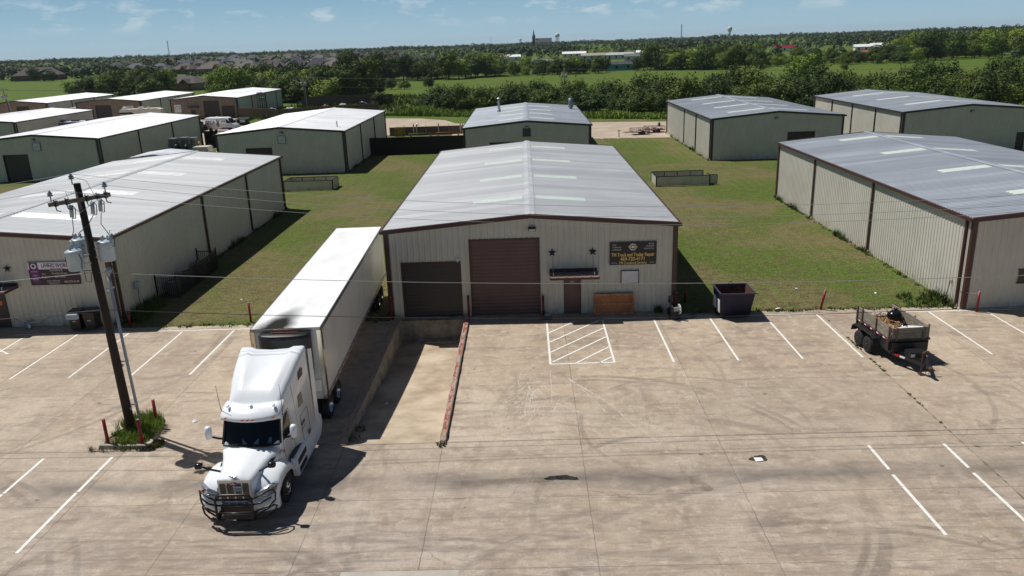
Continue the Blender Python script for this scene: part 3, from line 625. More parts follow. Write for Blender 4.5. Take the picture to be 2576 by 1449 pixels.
gm.add([(x,F-.002,z) for x,z in pts]+[(x,F-.002,z) for x,z in ins_], [(k,(k+1)%48,48+(k+1)%48,48+k) for k in range(48)]); gm.build('gear_emblem', M['lettering_white'], sg)
gm = MB(); gm.box(-.17,-.07,F-.004,F,.325,.355); gm.box(.07,.17,F-.004,F,.325,.355); gm.ball((-.2,F,.34),.04,.004,.04); gm.ball((.2,F,.34),.04,.004,.04); gm.build('wrench_emblem', M['gold'], sg)
gm = MB(); gm.box(-.075,.06,F-.008,F,.32,.41)
for k in range(4): gm.box(-.075+.034*k,-.047+.034*k,F-.008,F,.27,.318)
gm.box(.065,.085,F-.008,F,.27,.39); gm.build('fist_emblem', M['white_paint'], sg)
signboard(5.22, 0, 1.98, .88, .66, pm('whiteboard', S(215,214,220), .4), 'blank white board in a dark frame under the repair sign', 'notice_board', M['trim_dark'], 'board')
cs = signboard(-25.6, .18, 3.02, 2.7, 1.28, pm('sign_plum', S(58,28,42), .4), 'purple and white church banner on the wall behind the transformers')
b = MB(); b.box(-1.34,1.34,-.084,-.081,.24,.63); b.build('white_band', M['white_paint'], cs)
b = MB(); b.box(-1.27,-.8,-.088,-.0845,-.4,.62); b.wallprism([(-1.27,-.4),(-1.035,-.52),(-.8,-.4)][::-1], -.088, -.0845); b.build('ribbon', pm('sign_purple', S(112,32,120), .4), cs)
b = MB(); b.ball((-1.035,-.09,.42),.15,.006,.15,16,8); b.build('emblem', M['white_paint'], cs); b = MB(); b.ball((-1.035,-.096,.43),.08,.004,.08,16,8); b.build('emblem_centre', pm('navy', S(30,45,90), .4), cs)
pur = pm('purple_lettering', S(120,30,110), .4)
text('The Redeemed Christian Church of God', .11, M['lettering_black'], cs, (.25,-.0865,.56), xs=.8); text('LIVING WORD', .24, pur, cs, (.15,-.0865,.42), xs=.95, bold=.008); text('Early Morning Daily Prayer', .09, M['lettering_black'], cs, (.25,-.0865,.28), xs=.8)
for s_, sz, xx, zz in (('OUR SERVICES',.13,.15,.16),('Sun.',.15,-.55,-.02),('Worship Service',.15,.3,-.0),('Weds.',.15,-.55,-.2),('Bible Study',.15,.3,-.18),('469-373-3140',.17,.88,-.48)): text(s_, sz, M['lettering_white'], cs, (xx,-.084,zz), xs=.85)
for zz in (-.4,-.48,-.56): text('livingwordcenter.org' if zz < -.5 else 'facebook Living Word Parish', .075, M['lettering_white'], cs, (-.1,-.084,zz), xs=.8)
for s_, zz in (('WORSHIP',.12),('WORD',-.1),('PRAYER',-.32)): text(s_, .1, M['lettering_white'], cs, (-1.035,-.0905,zz), xs=.8)
text('6301', .16, M['lettering_white'], bpy.data.objects['door'], (2.17,-.004,1.78), xs=.8, name='house_number')
d2 = bpy.data.objects['door.001']; text('6401', .2, M['lettering_white'], d2, (-29.05+30.22,-.004,1.72), xs=.8, name='house_number')
a = MB(); a.box(-29.3+30.22,-28.85+30.22,-.012,-.002,1.28,1.52); a.build('notice', pm('orange_notice', S(215,110,50), .5), d2)
def wall_light(x, y, z, label):
    t = thing('wall_light', label, 'light', (x,y,z)); a = MB(); a.add([(-.2,-.04,-.12),(.2,-.04,-.12),(.2,-.3,-.1),(-.2,-.3,-.1),(-.2,-.04,.1),(.2,-.04,.1),(.17,-.24,.08),(-.17,-.24,.08)], [(0,3,2,1),(4,5,6,7),(0,1,5,4),(1,2,6,5),(2,3,7,6),(3,0,4,7)]); a.build('housing', M['black'], t)
    a = MB(); a.box(-.17,.17,-.315,-.3,-.09,.03); a.build('lens', pm('lamp_lens', S(200,200,190), .2), t); a = MB(); a.box(-.05,.05,-.1,-.04,.1,.2); a.build('bracket', M['steel'], t); return t
wall_light(.1, 0, 4.75, 'flood light under the gable peak of the repair shop'); wall_light(.1, 53, 4.6, 'flood light above the slatted vent on the warehouse with roof stacks')
wall_light(-28.7, 53, 4.85, 'flood light above the white framed board on the white-roofed warehouse by the black fence'); wall_light(29.1, 53.3, 4.7, 'flood light on the second row warehouse right of the lawn')
wall_light(-58.4, 53.5, 4.9, 'flood light above the framed board on the leftmost white-roofed warehouse'); wall_light(52, 54.2, 4.7, 'flood light on the warehouse at the right edge')
wb = pm('faded_board', S(205,208,210), .5, c2=S(175,180,184), scale=2)
signboard(-28.7, 53, 4.05, .85, .85, wb, 'faded white board in dark frame on the warehouse by the black fence', 'notice_board', M['trim_dark'], 'board'); signboard(-58.2, 53.5, 4.08, .85, .9, wb, 'faded white board in dark frame on the leftmost white-roofed warehouse', 'notice_board', M['trim_dark'], 'board')
v = signboard(.08, 53, 4.0, .86, .9, pm('louvre', S(40,58,66), .5), 'dark slatted wall vent on the warehouse with roof stacks', 'wall_vent', M['trim_dark'], 'vent')
a = MB(); [a.bar((-.4,-.1,-.4+.115*k),(.4,-.1,-.4+.115*k),.04,.012) for k in range(8)]; a.build('louvre', M['steel'], v)
rv = signboard(-87.8, 137, 2.85, 2.4, 1.35, M['white_paint'], 'white sign with red RV repair lettering on the far brick building'); red_l = pm('crimson_lettering', S(190,40,90), .5)
text('RV REPAIR', .5, red_l, rv, (0,-.085,0), bold=.01, xs=.85); text('Mobile Service', .26, M['lettering_black'], rv, (0,-.085,.42), xs=.9); text('469-555-9689', .28, M['lettering_black'], rv, (0,-.085,-.43), xs=.95, bold=.005)
ws = signboard(-77.2, 138, 2.5, 1.5, 1.7, M['white_paint'], 'square white sign with an arched emblem on the far brick building behind the van')
a = MB(); a.tube([(.55*math.cos(PI*k/12),-.085,.05+.5*math.sin(PI*k/12)) for k in range(13)], .03, 5); a.tube([(-.6,-.085,-.05),(.6,-.085,-.05)], .02, 4); a.build('arch_emblem', M['lettering_black'], ws)
a = MB(); a.box(-5.02+0,-2.5,-.06,-.04,1.42,2.08); wv = a.build('window', M['door_dark'], BR); a = MB(); a.box(-5.06,-2.46,-.08,-.03,1.35,1.42); a.box(-5.06,-2.46,-.08,-.03,2.08,2.12); a.build('frame', M['black'], wv)
# ============================================================ TRUCK
def wheel(par, x, y, z, r, w, side, rimmat='alu', dish=.0, name='wheel'):
    a = MB(); a.s = True; o = (x, y, z)
    a.lathe([(r*.58,-w/2),(r*.9,-w/2),(r*.985,-w*.4),(r,-w*.25),(r,w*.25),(r*.985,w*.4),(r*.9,w/2),(r*.58,w/2)], 28, o, 'x'); wh = a.build(name, M['black_rubber'], par)
    a = MB(); a.s = True; k = side*w/2
    if dish > 0: pr = [(r*.6,k*.98),(r*.57,k*.7),(r*.52,k*.2),(r*.22,k*.15),(r*.2,k*.6),(.001,k*.65)]
    else: pr = [(r*.6,k*.98),(r*.55,k*1.0),(r*.5,k*.75),(r*.3,k*.95),(r*.2,k*1.0),(r*.18,k*1.35),(.001,k*1.4)]
    a.lathe(pr, 24, o, 'x'); rim = a.build('rim', M[rimmat], wh)
    if dish == 0:
        b = MB()
        for q in range(10): t_ = 2*PI*q/10; b.ball((x+k*.86, y+r*.4*math.cos(t_), z+r*.4*math.sin(t_)), .035, n=6, m=4)
        b.build('hand_holes', M['black'], wh)
    return wh
M['truck_white'] = pm('truck_paint', S(232,236,240), .18, var=.97, spec=.6)
TR = thing('semi_truck', 'white sleeper cab semi truck with black grille guard facing the camera', 'truck', (-9.32, -17.7, 0))
def rsec(y, zb, zt, hw, hwt, rc, sag=0., n=5):
    # rounded hull section, counter-clockwise in xz seen from -y; hw at bottom, hwt at top
    pts = [(-hw, zb), ]
    L_ = []
    cxl, czl = -hwt+rc, zt-rc
    for k in range(n+1): a_ = PI-(PI/2)*k/n; L_.append((cxl+rc*math.cos(a_), czl+rc*math.sin(a_)))
    k_ = max(0, min(1, (y-1.3)*1.6))*.07; mid = [(-hwt*.66, zt+sag*.5+k_*.5), (-hwt*.5, zt+sag*.6-k_*.5), (0, zt+sag-k_*.7), (hwt*.5, zt+sag*.6-k_*.5), (hwt*.66, zt+sag*.5+k_*.5)]
    Rr = [(-x, z) for x, z in L_[::-1]]
    P = [(-hw, zb)]+L_+mid+Rr+[(hw, zb)]
    return [(x, y, z) for x, z in P]
a = MB(); a.s = True
secs = [rsec(.40,.62,1.76,.97,.93,.10), rsec(.55,.60,1.92,1.0,.93,.10), rsec(.98,.60,2.66,1.02,.90,.12), rsec(1.25,.6,3.06,1.03,.88,.2,.03), rsec(1.55,.6,3.25,1.05,.93,.24,.05), rsec(1.85,.6,3.42,1.12,.98,.26,.06), rsec(2.0,.6,3.5,1.2,1.02,.27,.06), rsec(2.6,.6,3.76,1.22,1.08,.25,.05), rsec(3.1,.6,3.9,1.23,1.12,.2,.03), rsec(3.5,.6,3.97,1.23,1.15,.12,-.02), rsec(3.62,.6,3.98,1.23,1.15,.1,-.08)]
a.loft(secs); cab = a.build('cab', M['truck_white'], TR)
SB = [(.42,.62,1.78,.97,.93,.10),(.60,.60,1.96,1.0,.93,.10),(.98,.60,2.66,1.02,.90,.12),(1.25,.6,3.06,1.03,.88,.2),(1.55,.6,3.25,1.05,.93,.24),(1.85,.6,3.42,1.12,.98,.26),(2.0,.6,3.5,1.2,1.02,.27),(2.6,.6,3.76,1.22,1.08,.25),(3.1,.6,3.9,1.23,1.12,.2),(3.62,.6,3.98,1.23,1.15,.1)]
def bx(y, z):
    for p, q in zip(SB[:-1], SB[1:]):
        if p[0] <= y <= q[0]:
            f = (y-p[0])/(q[0]-p[0]); zt, hw, hwt, rc = [p[i]+(q[i]-p[i])*f for i in (2,3,4,5)]; return hw+(hwt-hw)*min(1, (z-.6)/(zt-rc-.6))
    return 1.0
def sidepoly(sx_, yz, off=.008): return [(sx_*(bx(y,z)+off), y, z) for y, z in yz]
a = MB(); a.s = True
vz = []
for k in range(9):
    t_ = -1+2*k/8; xx = t_*.98; yy = .40+.30*t_*t_; vz.append([(xx,yy+.02,2.60-.02*t_*t_),(xx,yy-.02,2.66),(xx,yy+.03,2.76),(xx*.99,yy+.3,2.92),(xx*.96,yy+.62,2.98),(xx*.96,yy+.62,2.7)])
a.loft(vz); vs_ = a.build('sun_visor', M['truck_white'], TR)
for k, xx in enumerate((-.78,-.17,0,.17,.78)):
    b = MB(); b.s = True; b.ball((xx, .37+.30*(xx/.98)**2, 2.705), .055, .03, .024, 8, 4); b.build('marker_light', M['amber'], vs_)
for xx in (-.75,0,.75): b = MB(); b.s = True; b.ball((xx,.85,3.0),.05,.09,.04); b.build('roof_horn', M['truck_white'], TR)
a = MB(); a.quad((-.90,.585,2.035),(.90,.585,2.035),(.86,.955,2.655),(-.86,.955,2.655)); 
a = MB(); g = []
for k in range(7):
    t_ = -1+2*k/6; g.append([(t_*.915,.34+.16*t_*t_,1.80),(t_*.86,.74+.14*t_*t_,2.66)])
a.loft(g, cap=False, closed=False); wsd = a.build('windshield', M['glass'], TR)
a = MB()
for x0, w_, c0 in ((-.28,.2,0),(.02,.26,0),(.42,.26,0)):
    yb = .34+.16*((x0+w_/2)/.915)**2-.012; a.quad((x0,yb+.03,1.84),(x0+w_,yb+.03,1.84),(x0+w_-.01,yb+.125,2.02),(x0+.01,yb+.125,2.02))
a.build('dash_papers', pm('paper_behind_glass', S(88,112,128), .3, c2=S(60,80,98), scale=9), wsd)
a = MB()
for k in range(6):
    t_ = -1+2*k/6; t2 = -1+2*(k+1)/6; a.bar((t_*.93,.30+.16*t_*t_,1.79),(t2*.93,.30+.16*t2*t2,1.79),.05,.04)
a.bar((-.95,.50,1.8),(-.89,.88,2.67),.06); a.bar((.95,.50,1.8),(.89,.88,2.67),.06); a.build('windshield_seal', M['black'], TR)
a = MB(); a.tube([(-.75,.42,1.83),(-.2,.34,1.88)], .012, 4); a.tube([(.1,.32,1.83),(.65,.39,1.88)], .012, 4); a.build('wipers', M['black'], TR)
for sx_ in (-1,1):
    X_ = sx_*1.032; P = [(.72,1.72),(.80,1.98),(1.12,2.52),(1.5,2.52),(1.55,1.9),(1.45,1.72)]
    a = MB(); P = [(.78,1.74),(.84,1.95),(1.12,2.42),(1.5,2.5),(1.53,1.9),(1.45,1.72)]; a.add(sidepoly(sx_, P, .012), [tuple(range(6)) if sx_ > 0 else tuple(range(5,-1,-1))]); a.build('side_window', M['glass'], TR)
    for P in (((2.25,2.2),(2.3,2.62),(2.62,2.66),(2.66,2.24)), ((2.55,3.1),(2.6,3.38),(2.9,3.46),(3.05,3.36),(3.0,3.14))):
        a = MB(); a.add(sidepoly(sx_, P), [tuple(range(len(P))) if sx_ < 0 else tuple(range(len(P)-1,-1,-1))]); a.build('sleeper_window', M['glass'], TR)
    a = MB(); a.add([(sx_*1.236,y,z) for y,z in ((2.62,.98),(2.62,1.12),(2.84,1.12),(2.84,.98))],[(0,1,2,3) if sx_ < 0 else (3,2,1,0)]); a.build('access_hatch', M['black'], TR)
    # seam, skirts and steps
    a = MB(); a.s = False
    sk_ = [[(sx_*1.10,y,1.02),(sx_*1.24,y,.95),(sx_*1.26,y,zb),(sx_*1.1,y,zb)] for y,zb in ((.82,.40),(1.0,.28),(3.6,.24),(3.95,.3),(4.3,.62))]
    a.loft(sk_ if sx_ > 0 else [q[::-1] for q in sk_]); sk2 = a.build('side_fairing', M['truck_white'], TR)
    a = MB(); a.box(*(sorted((sx_*1.13,sx_*1.268))), 1.1, 2.05, .66, .84); a.box(*(sorted((sx_*1.15,sx_*1.275))), 1.15, 2.0, .34, .52); a.box(*(sorted((sx_*1.06,sx_*1.16))), .9, 3.5, 1.005, 1.03); a.build('step', M['black'], sk2)
    a = MB(); a.quad((sx_*1.14,.95,1.0+.02),(sx_*1.14,3.55,1.02),(sx_*1.05,3.55,1.04),(sx_*1.05,.95,1.04)); 
    a = MB(); a.s = True; tail = [[(sx_*1.22,3.62,z),(sx_*1.26,3.95,z*.97)] for z in (.6,1.2,2.2,3.2,3.85)]; a.loft(tail, cap=False, closed=False); a.build('side_extender', M['truck_white'], TR)
    # fender
    prof = [(-1.22,.74),(-1.12,1.0),(-.9,1.2),(-.55,1.34),(-.15,1.36),(.25,1.28),(.55,1.12),(.72,.95),(.8,.75)]
    a = MB(); a.s = True; fs_ = []
    for i,(y,z) in enumerate(prof):
        k = 1.0 if i not in (0,1) else (.9, .96)[i]
        fs_.append([(sx_*.5,y,z+.16),(sx_*.72,y,z+.12),(sx_*.95*k,y,z+.05),(sx_*1.12*k,y,z-.02),(sx_*1.22*k,y,z-.12),(sx_*1.24*k,y,max(.62,z-.3) if 1 < i < 8 else .62),(sx_*1.16*k,y,max(.62,z-.3) if 1 < i < 8 else .62)])
    a.loft(fs_ if sx_ < 0 else [q[::-1] for q in fs_], closed=False, cap=False); a.build('fender', M['truck_white'], TR)
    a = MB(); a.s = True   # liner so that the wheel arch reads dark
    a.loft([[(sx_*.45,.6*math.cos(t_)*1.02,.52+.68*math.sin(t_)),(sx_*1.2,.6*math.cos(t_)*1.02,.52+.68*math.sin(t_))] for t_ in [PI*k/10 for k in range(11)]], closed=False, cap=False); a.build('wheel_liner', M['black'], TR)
    a = MB(); hl = [(sx_*.60,-1.31,1.06),(sx_*.9,-1.24,1.16),(sx_*1.13,-1.08,1.27),(sx_*1.21,-.93,1.2),(sx_*1.15,-1.12,.96),(sx_*.9,-1.28,.88),(sx_*.62,-1.335,.88)]
    a.add(hl+[(x*.97,y+.12,z) for x,y,z in hl], [tuple(range(7)) if sx_ > 0 else tuple(range(6,-1,-1))]+[(k,(k+1)%7,7+(k+1)%7,7+k) for k in range(7)])
    h_ = a.build('headlight', pm('headlight_lens', S(170,180,190), .1, .3), TR)
    b = MB(); b.s = True; b.ball((sx_*.86,-1.285,.98),.07,.03,.055); b.build('bulb', M['chrome'], h_); b = MB(); b.ball((sx_*1.12,-1.08,1.07),.04,.04,.05); b.build('turn_signal', pm('amber_lens', S(220,110,50), .2), h_)
    # panel seams
    a = MB()
    for P in ([(.74,1.0),(.74,1.66),(.84,2.0),(1.13,2.48),(1.56,2.56),(1.62,2.0),(1.62,1.0)], [(1.95,.95),(1.95,2.2),(1.95,3.2)], [(2.2,.98),(2.2,1.9),(2.95,1.95),(2.95,.98)]): a.tube(sidepoly(sx_, P, .002), .007, 4, False)
    a.bar((sx_*1.21,3.64,.7),(sx_*1.17,3.64,3.8),.03,.04); a.build('panel_seam', pm('seam_grey', S(96,98,102), .6), TR)
    a = MB(); a.add(sidepoly(sx_, [(1.42,1.42),(1.42,1.48),(1.56,1.48),(1.56,1.42)], .02), [(0,1,2,3)]); a.build('door_handle', M['black'], TR)
    # mirrors
    a = MB(); a.tube([(sx_*1.0,.72,1.88),(sx_*1.2,.66,1.95),(sx_*1.42,.6,2.05)], .035, 6); mt = a.build('mirror_arm', M['black'], TR)
    a = MB(); a.s = True; a.loft([[(sx_*1.40+.105*math.copysign(abs(math.cos(q))**.55,math.cos(q))*k, .55+oy, 2.2+.24*math.copysign(abs(math.sin(q))**.55,math.sin(q))*k) for q in [2*PI*i/12 for i in range(12)]] for oy,k in ((-.1,.75),(-.05,.98),(.04,1),(.06,.95))]); a.build('mirror', M['truck_white'], mt)
    a = MB(); a.tube([(sx_*.6,-.72,1.5),(sx_*.85,-.95,1.72),(sx_*1.08,-1.02,1.86)], .035, 6); mt = a.build('hood_mirror_arm', M['black'], TR)
    a = MB(); a.s = True; a.loft([[(sx_*1.13+.125*math.copysign(abs(math.cos(q))**.5,math.cos(q))*k, -1.05+oy, 1.9+.095*math.copysign(abs(math.sin(q))**.5,math.sin(q))*k) for q in [2*PI*i/12 for i in range(12)]] for oy,k in ((-.08,.8),(-.04,1),(.05,1),(.08,.85))]); a.build('hood_mirror', pm('mirror_black', S(28,28,30), .2), mt)
    a = MB(); a.tube([(sx_*.98,.9,2.6),(sx_*1.02,.85,3.1),(sx_*1.03,.8,3.75)], [.012,.01,.006], 5); a.build('antenna', M['black'], TR)
    a = MB(); a.quad(*((sx_*.74,-.3,1.52),(sx_*.86,.42,1.66),(sx_*.9,.42,1.56),(sx_*.8,-.42,1.40))[::sx_]); a.build('hood_vent', M['black'], TR)
    wheel(TR, sx_*1.05, 0, .52, .52, .28, sx_)
    for yy in (6.0, 7.3):
        wheel(TR, sx_*1.06, yy, .51, .51, .27, sx_, dish=1)
    wheel(TR, sx_*.76, 6.0, .51, .51, .25, sx_, dish=1); wheel(TR, sx_*.76, 7.3, .51, .51, .25, sx_, dish=1)
a = MB(); a.s = True
def hsec(y, zt, hw, zl, hwl): return [(-hwl,y,zl),(-hw-.04,y,zt-.28),(-hw,y,zt-.08),(-hw*.8,y,zt),(-hw*.42,y,zt+.025),(-hw*.36,y,zt+.045),(0,y,zt+.055),(hw*.36,y,zt+.045),(hw*.42,y,zt+.025),(hw*.8,y,zt),(hw,y,zt-.08),(hw+.04,y,zt-.28),(hwl,y,zl)]
a.loft([hsec(-1.3,1.5,.49,.8,.54),hsec(-1.2,1.56,.52,.85,.57),hsec(-.8,1.61,.60,.95,.67),hsec(-.3,1.66,.70,1.0,.80),hsec(.10,1.70,.82,1.0,.93),hsec(.36,1.75,.92,1.0,1.0)]); a.build('hood', M['truck_white'], TR)
a = MB(); a.box(-.5,.5,-1.36,-1.30,1.46,1.56); a.box(-.5,-.45,-1.36,-1.30,.8,1.46); a.box(.45,.5,-1.36,-1.30,.8,1.46); 
for xx in (-.24,0,.24): a.box(xx-.018,xx+.018,-1.365,-1.31,.8,1.46)
a.box(-.45,.45,-1.4,-1.31,.72,.8); gr = a.build('grille', pm('grille_chrome', S(222,226,230), .3, .6), TR)
mesh = pm('grille_mesh', S(128,118,104), .5, .2, c2=S(84,76,66), scale=60); a = MB(); a.box(-.45,.45,-1.34,-1.31,.8,1.46); a.build('grille_mesh', mesh, gr)
a = MB(); a.s = True; a.ball((0,-1.38,1.45),.1,.02,.042,14,6); em = a.build('emblem', pm('emblem_red', S(140,20,40), .2), TR); text('Peterbilt', .055, M['lettering_white'], em, (0,-1.405,1.45))
a = MB(); a.box(-.03,.26,-1.39,-1.372,1.2,1.36); pt = a.build('licence_plate', pm('plate', S(205,212,215), .4), TR); text('P127BDG3', .07, M['lettering_black'], pt, (.115,-1.394,1.27), xs=.8)
a = MB(); a.s = True; a.add([(0,-1.36,1.6),(-.16,-1.3,1.68),(-.03,-1.25,1.64),(.03,-1.25,1.64),(.16,-1.3,1.68),(0,-1.2,1.6)], [(0,2,1),(0,3,2),(0,4,3),(2,3,5),(0,5,4),(0,1,5)]); a.build('hood_ornament', M['chrome'], TR)
a = MB(); a.s = True; bs = []
for k in range(11):
    t_ = -1+.2*k; xx = t_*1.2; yy = -1.38+.38*abs(t_)**2.4; bs.append([(xx,yy,.36),(xx,yy-.03,.42),(xx,yy-.04,.72),(xx,yy+.02,.82),(xx,yy+.16,.84),(xx,yy+.2,.36)])
a.loft(bs); bp_ = a.build('bumper', M['truck_white'], TR)
a = MB(); a.quad((-.48,-1.437,.5),(.48,-1.437,.5),(.48,-1.437,.7),(-.48,-1.437,.7)); a.build('bumper_intake', M['black'], bp_)
a = MB(); a.box(-.42,.42,-1.47,-1.40,.72,.80); a.build('bumper_trim', M['chrome'], bp_)
gg = MB(); r_ = .031; gg.s = True
for z in (.62,.92,1.12): gg.tube([(-.62,-1.66,z),(.62,-1.66,z)], r_, 8)
gg.tube([(-.62,-1.62,.34),(-.62,-1.68,.5),(-.62,-1.66,1.12),(-.56,-1.64,1.22),(-.4,-1.62,1.26),(.4,-1.62,1.26),(.56,-1.64,1.22),(.62,-1.66,1.12),(.62,-1.68,.5),(.62,-1.62,.34)], .044, 8)
for s_ in (-1,1):
    gg.tube([(s_*.62,-1.66,1.12),(s_*.85,-1.62,1.2),(s_*1.1,-1.52,1.3),(s_*1.25,-1.36,1.28),(s_*1.3,-1.26,1.1),(s_*1.28,-1.3,.85),(s_*1.1,-1.5,.75),(s_*.62,-1.68,.66)], r_, 8)
    gg.tube([(s_*.62,-1.66,.92),(s_*.9,-1.6,.95),(s_*1.2,-1.4,1.02)], r_, 8)
    gg.tube([(s_*.62,-1.66,.5),(s_*.95,-1.55,.62),(s_*1.22,-1.38,.72),(s_*1.3,-1.25,.62),(s_*1.2,-1.35,.42),(s_*.95,-1.52,.34),(s_*.4,-1.6,.32)], r_, 8)
gg.tube([(-.45,-1.6,.3),(.45,-1.6,.3)], .05, 8); gg.bar((-.62,-1.35,.45),(-.62,-1.64,.45),.08,.16); gg.bar((.62,-1.35,.45),(.62,-1.64,.45),.08,.16)
gg.v = [Vector((v.x*.90+.04, v.y, v.z*.95+.01)) for v in gg.v]; gg.build('grille_guard', pm('guard_black', S(36,34,32), .35, .3), TR)
a = MB(); a.box(-.42,.42,3.6,7.9,.62,.9); a.box(-.42,-.32,3.6,7.9,.5,.92); a.box(.32,.42,3.6,7.9,.5,.92); a.box(-.5,.5,6.1,7.3,.92,1.08); a.cyl((-1.0,6,.51),(1,6,.51),.07); a.cyl((-1.0,7.3,.51),(1,7.3,.51),.07); a.build('chassis', M['black'], TR)
a = MB(); a.box(-.05,.05,-.02,0,-.05,.05)
text('2000', .12, M['lettering_black'], TR, (.985,.26,1.62), rot=(PI/2,0,PI/2), name='unit_number'); text('KDN', .2, M['lettering_black'], TR, (bx(2.35,1.6)+.015,2.35,1.6), rot=(PI/2,0,PI/2), name='door_lettering', bold=.005); text('TRANSPORT INC', .08, M['steel'], TR, (bx(2.35,1.42)+.015,2.35,1.42), rot=(PI/2,0,PI/2), name='door_lettering')
a = MB(); a.s = True; a.ball((1.02,.5,1.5),.012,.09,.05,8,4); a.build('side_emblem', pm('emblem_red2', S(140,20,40), .3), TR)
# dash papers are thin quads set at the windshield glass
# ============================================================ TRAILER
TL = thing('refrigerated_trailer', 'long white refrigerated trailer coupled behind the semi truck', 'trailer', (-9.29, -12.62, 0), math.radians(2.0))
HT, WT_, LT, ZB = 4.12, 1.3, 16.9, 1.2
def soot():
    t = NT('trailer_roof'); t.set(.8, spec=.12); n = t.noise(1.1, 5, .6, t.mp((1,.4,1)))
    c = t.mix(t.rng(n, .4, .7), S(230,232,234), S(216,216,216))
    sp = t.n('ShaderNodeSeparateXYZ'); t.l(t.coord(), sp.inputs[0]); X, Y = sp.outputs[0], sp.outputs[1]
    dx = t.math('ADD', t.math('DIVIDE', t.math('SUBTRACT', X, t.math('ADD', -.45, t.math('MULTIPLY', Y, .14))), t.math('SUBTRACT', .85, t.math('MULTIPLY', Y, .12))), t.math('MULTIPLY', t.math('SUBTRACT', t.noise(2, 4), .5), .5))
    dy = t.math('DIVIDE', t.math('SUBTRACT', Y, -.3), 3.0)
    d = t.math('SQRT', t.math('ADD', t.math('MULTIPLY', dx, dx), t.math('MULTIPLY', dy, dy)))
    t.base(t.mix(t.math('MULTIPLY', t.rng(d, .45, 1.05, 1, 0), .99), c, S(28,26,24))); return t.m
a = MB(); a.box(-WT_,WT_,0,LT,ZB,HT-.02); 
side = NT('trailer_side'); side.set(.28, .05); sp = side.n('ShaderNodeSeparateXYZ'); side.l(side.coord(), sp.inputs[0])
fr = side.math('FRACT', side.math('MULTIPLY', sp.outputs[1], 1/.41)); ln_ = side.math('LESS_THAN', fr, .06); nz = side.noise(1.3, 5, .6, side.mp((1,1,.4)))
c = side.mix(side.rng(nz, .45, .75, 0, .6), S(222,222,218), S(196,190,178)); side.base(side.mix(side.math('MULTIPLY', ln_, .35), c, S(150,150,150)))
a.build('body', side.m, TL)
a = MB(); a.box(-WT_+.02,WT_-.02,.02,LT-.02,HT-.018,HT); a.build('roof', soot(), TL)
a = MB()
for s_ in (-1,1): a.box(*sorted((s_*WT_,s_*(WT_+.02))),0,LT,HT-.16,HT-.0); a.box(*sorted((s_*WT_,s_*(WT_+.025))),0,LT,ZB-.02,ZB+.16)
a.box(-WT_,WT_,-.02,0,HT-.14,HT); a.box(-WT_,WT_,LT,LT+.03,HT-.2,HT); a.build('rail', pm('trailer_rail', S(150,150,150), .3, .7), TL)
for s_ in (-1,1):
    a = MB(); a.box(*sorted((s_*(WT_-.14),s_*(WT_+.03))),-.035,.0,ZB,HT-.1); a.box(*sorted((s_*WT_,s_*(WT_+.03))),-.035,.2,ZB,HT-.1)
    a.build('corner_post', pm('stainless_post', S(225,216,196), .14, 1.0), TL)
for i, ch in enumerate('180067'): text(ch, .17, M['lettering_black'], TL, (WT_+.034,.09,2.1-.17*i), rot=(PI/2,0,PI/2), name='trailer_number')
for i, ch in enumerate('180067'): text(ch, .17, red_l, TL, (-WT_+.05,-.04,3.5-.17*i), name='trailer_number')
for s_ in (-1,1):
    a = MB(); b = MB()
    for k in range(22):
        y0 = .5+k*.77; (a).box(*sorted((s_*(WT_+.025),s_*(WT_+.03))),y0,y0+.28,ZB+.03,ZB+.08)
        (b).box(*sorted((s_*(WT_+.025),s_*(WT_+.03))),y0+.28,y0+.45,ZB+.03,ZB+.08)
    a.box(*sorted((s_*(WT_+.021),s_*(WT_+.026))),.5,17.0,ZB+.035,ZB+.045); b.box(*sorted((s_*(WT_+.0205),s_*(WT_+.0255))),.5,17.0,ZB+.05,ZB+.06); a.build('reflector_strip', M['red_lens'], TL); b.build('reflector_strip', M['white_paint'], TL)
a = MB(); a.s = True; rs_ = []
def rfs(z, k, f): return [(-.92*k,-.02,z),(-.92*k,-.28*f,z),(-.78*k,-.42*f,z),(-.4*k,-.5*f,z),(0,-.52*f,z),(.4*k,-.5*f,z),(.78*k,-.42*f,z),(.92*k,-.28*f,z),(.92*k,-.02,z)]
a.loft([rfs(2.2,.9,.9), rfs(2.5,1,1), rfs(3.75,1.02,1.05), rfs(3.95,1.02,1.05), rfs(3.99,.96,.95)]); ru = a.build('reefer_unit', M['black'], TL)
a = MB(); a.box(-.5,.45,-.2,-.16,3.995,4.02); a.cyl((-.5,-.2,4.03),(.5,-.2,4.03),.015); a.build('reefer_pipe', pm('copper', S(190,130,100), .3, .8), ru)
a = MB()
for k in range(6): a.box(-.72,.72,-.53,-.50,2.75+.12*k,2.78+.12*k)
a.build('reefer_grille', pm('reefer_slats', S(52,52,54), .5), ru); a = MB(); a.ball((.76,-.44,3.55),.09,.02,.04,10,4); a.build('reefer_badge', pm('badge_blue', S(60,80,150), .3), ru)
for yy in (14.25, 15.45):
    for s_ in (-1,1): wheel(TL, s_*1.12, yy, .5, .5, .27, s_, dish=1); wheel(TL, s_*.82, yy, .5, .5, .25, s_, dish=1)
a = MB(); a.box(-1.1,1.1,13.4,16.3,.75,1.18); a.cyl((-1,14.25,.5),(1,14.25,.5),.07); a.cyl((-1,15.45,.5),(1,15.45,.5),.07)
for k in range(16): a.box(-WT_+.02,WT_-.02,1.0+k,1.06+k,ZB-.1,ZB)
a.build('undercarriage', M['black'], TL)
for s_ in (-1,1): a = MB(); a.box(s_*.95-.07,s_*.95+.07,3.0,3.14,.12,ZB); a.box(s_*.95-.14,s_*.95+.14,2.92,3.22,.04,.12); a.build('landing_gear', M['steel'], TL)
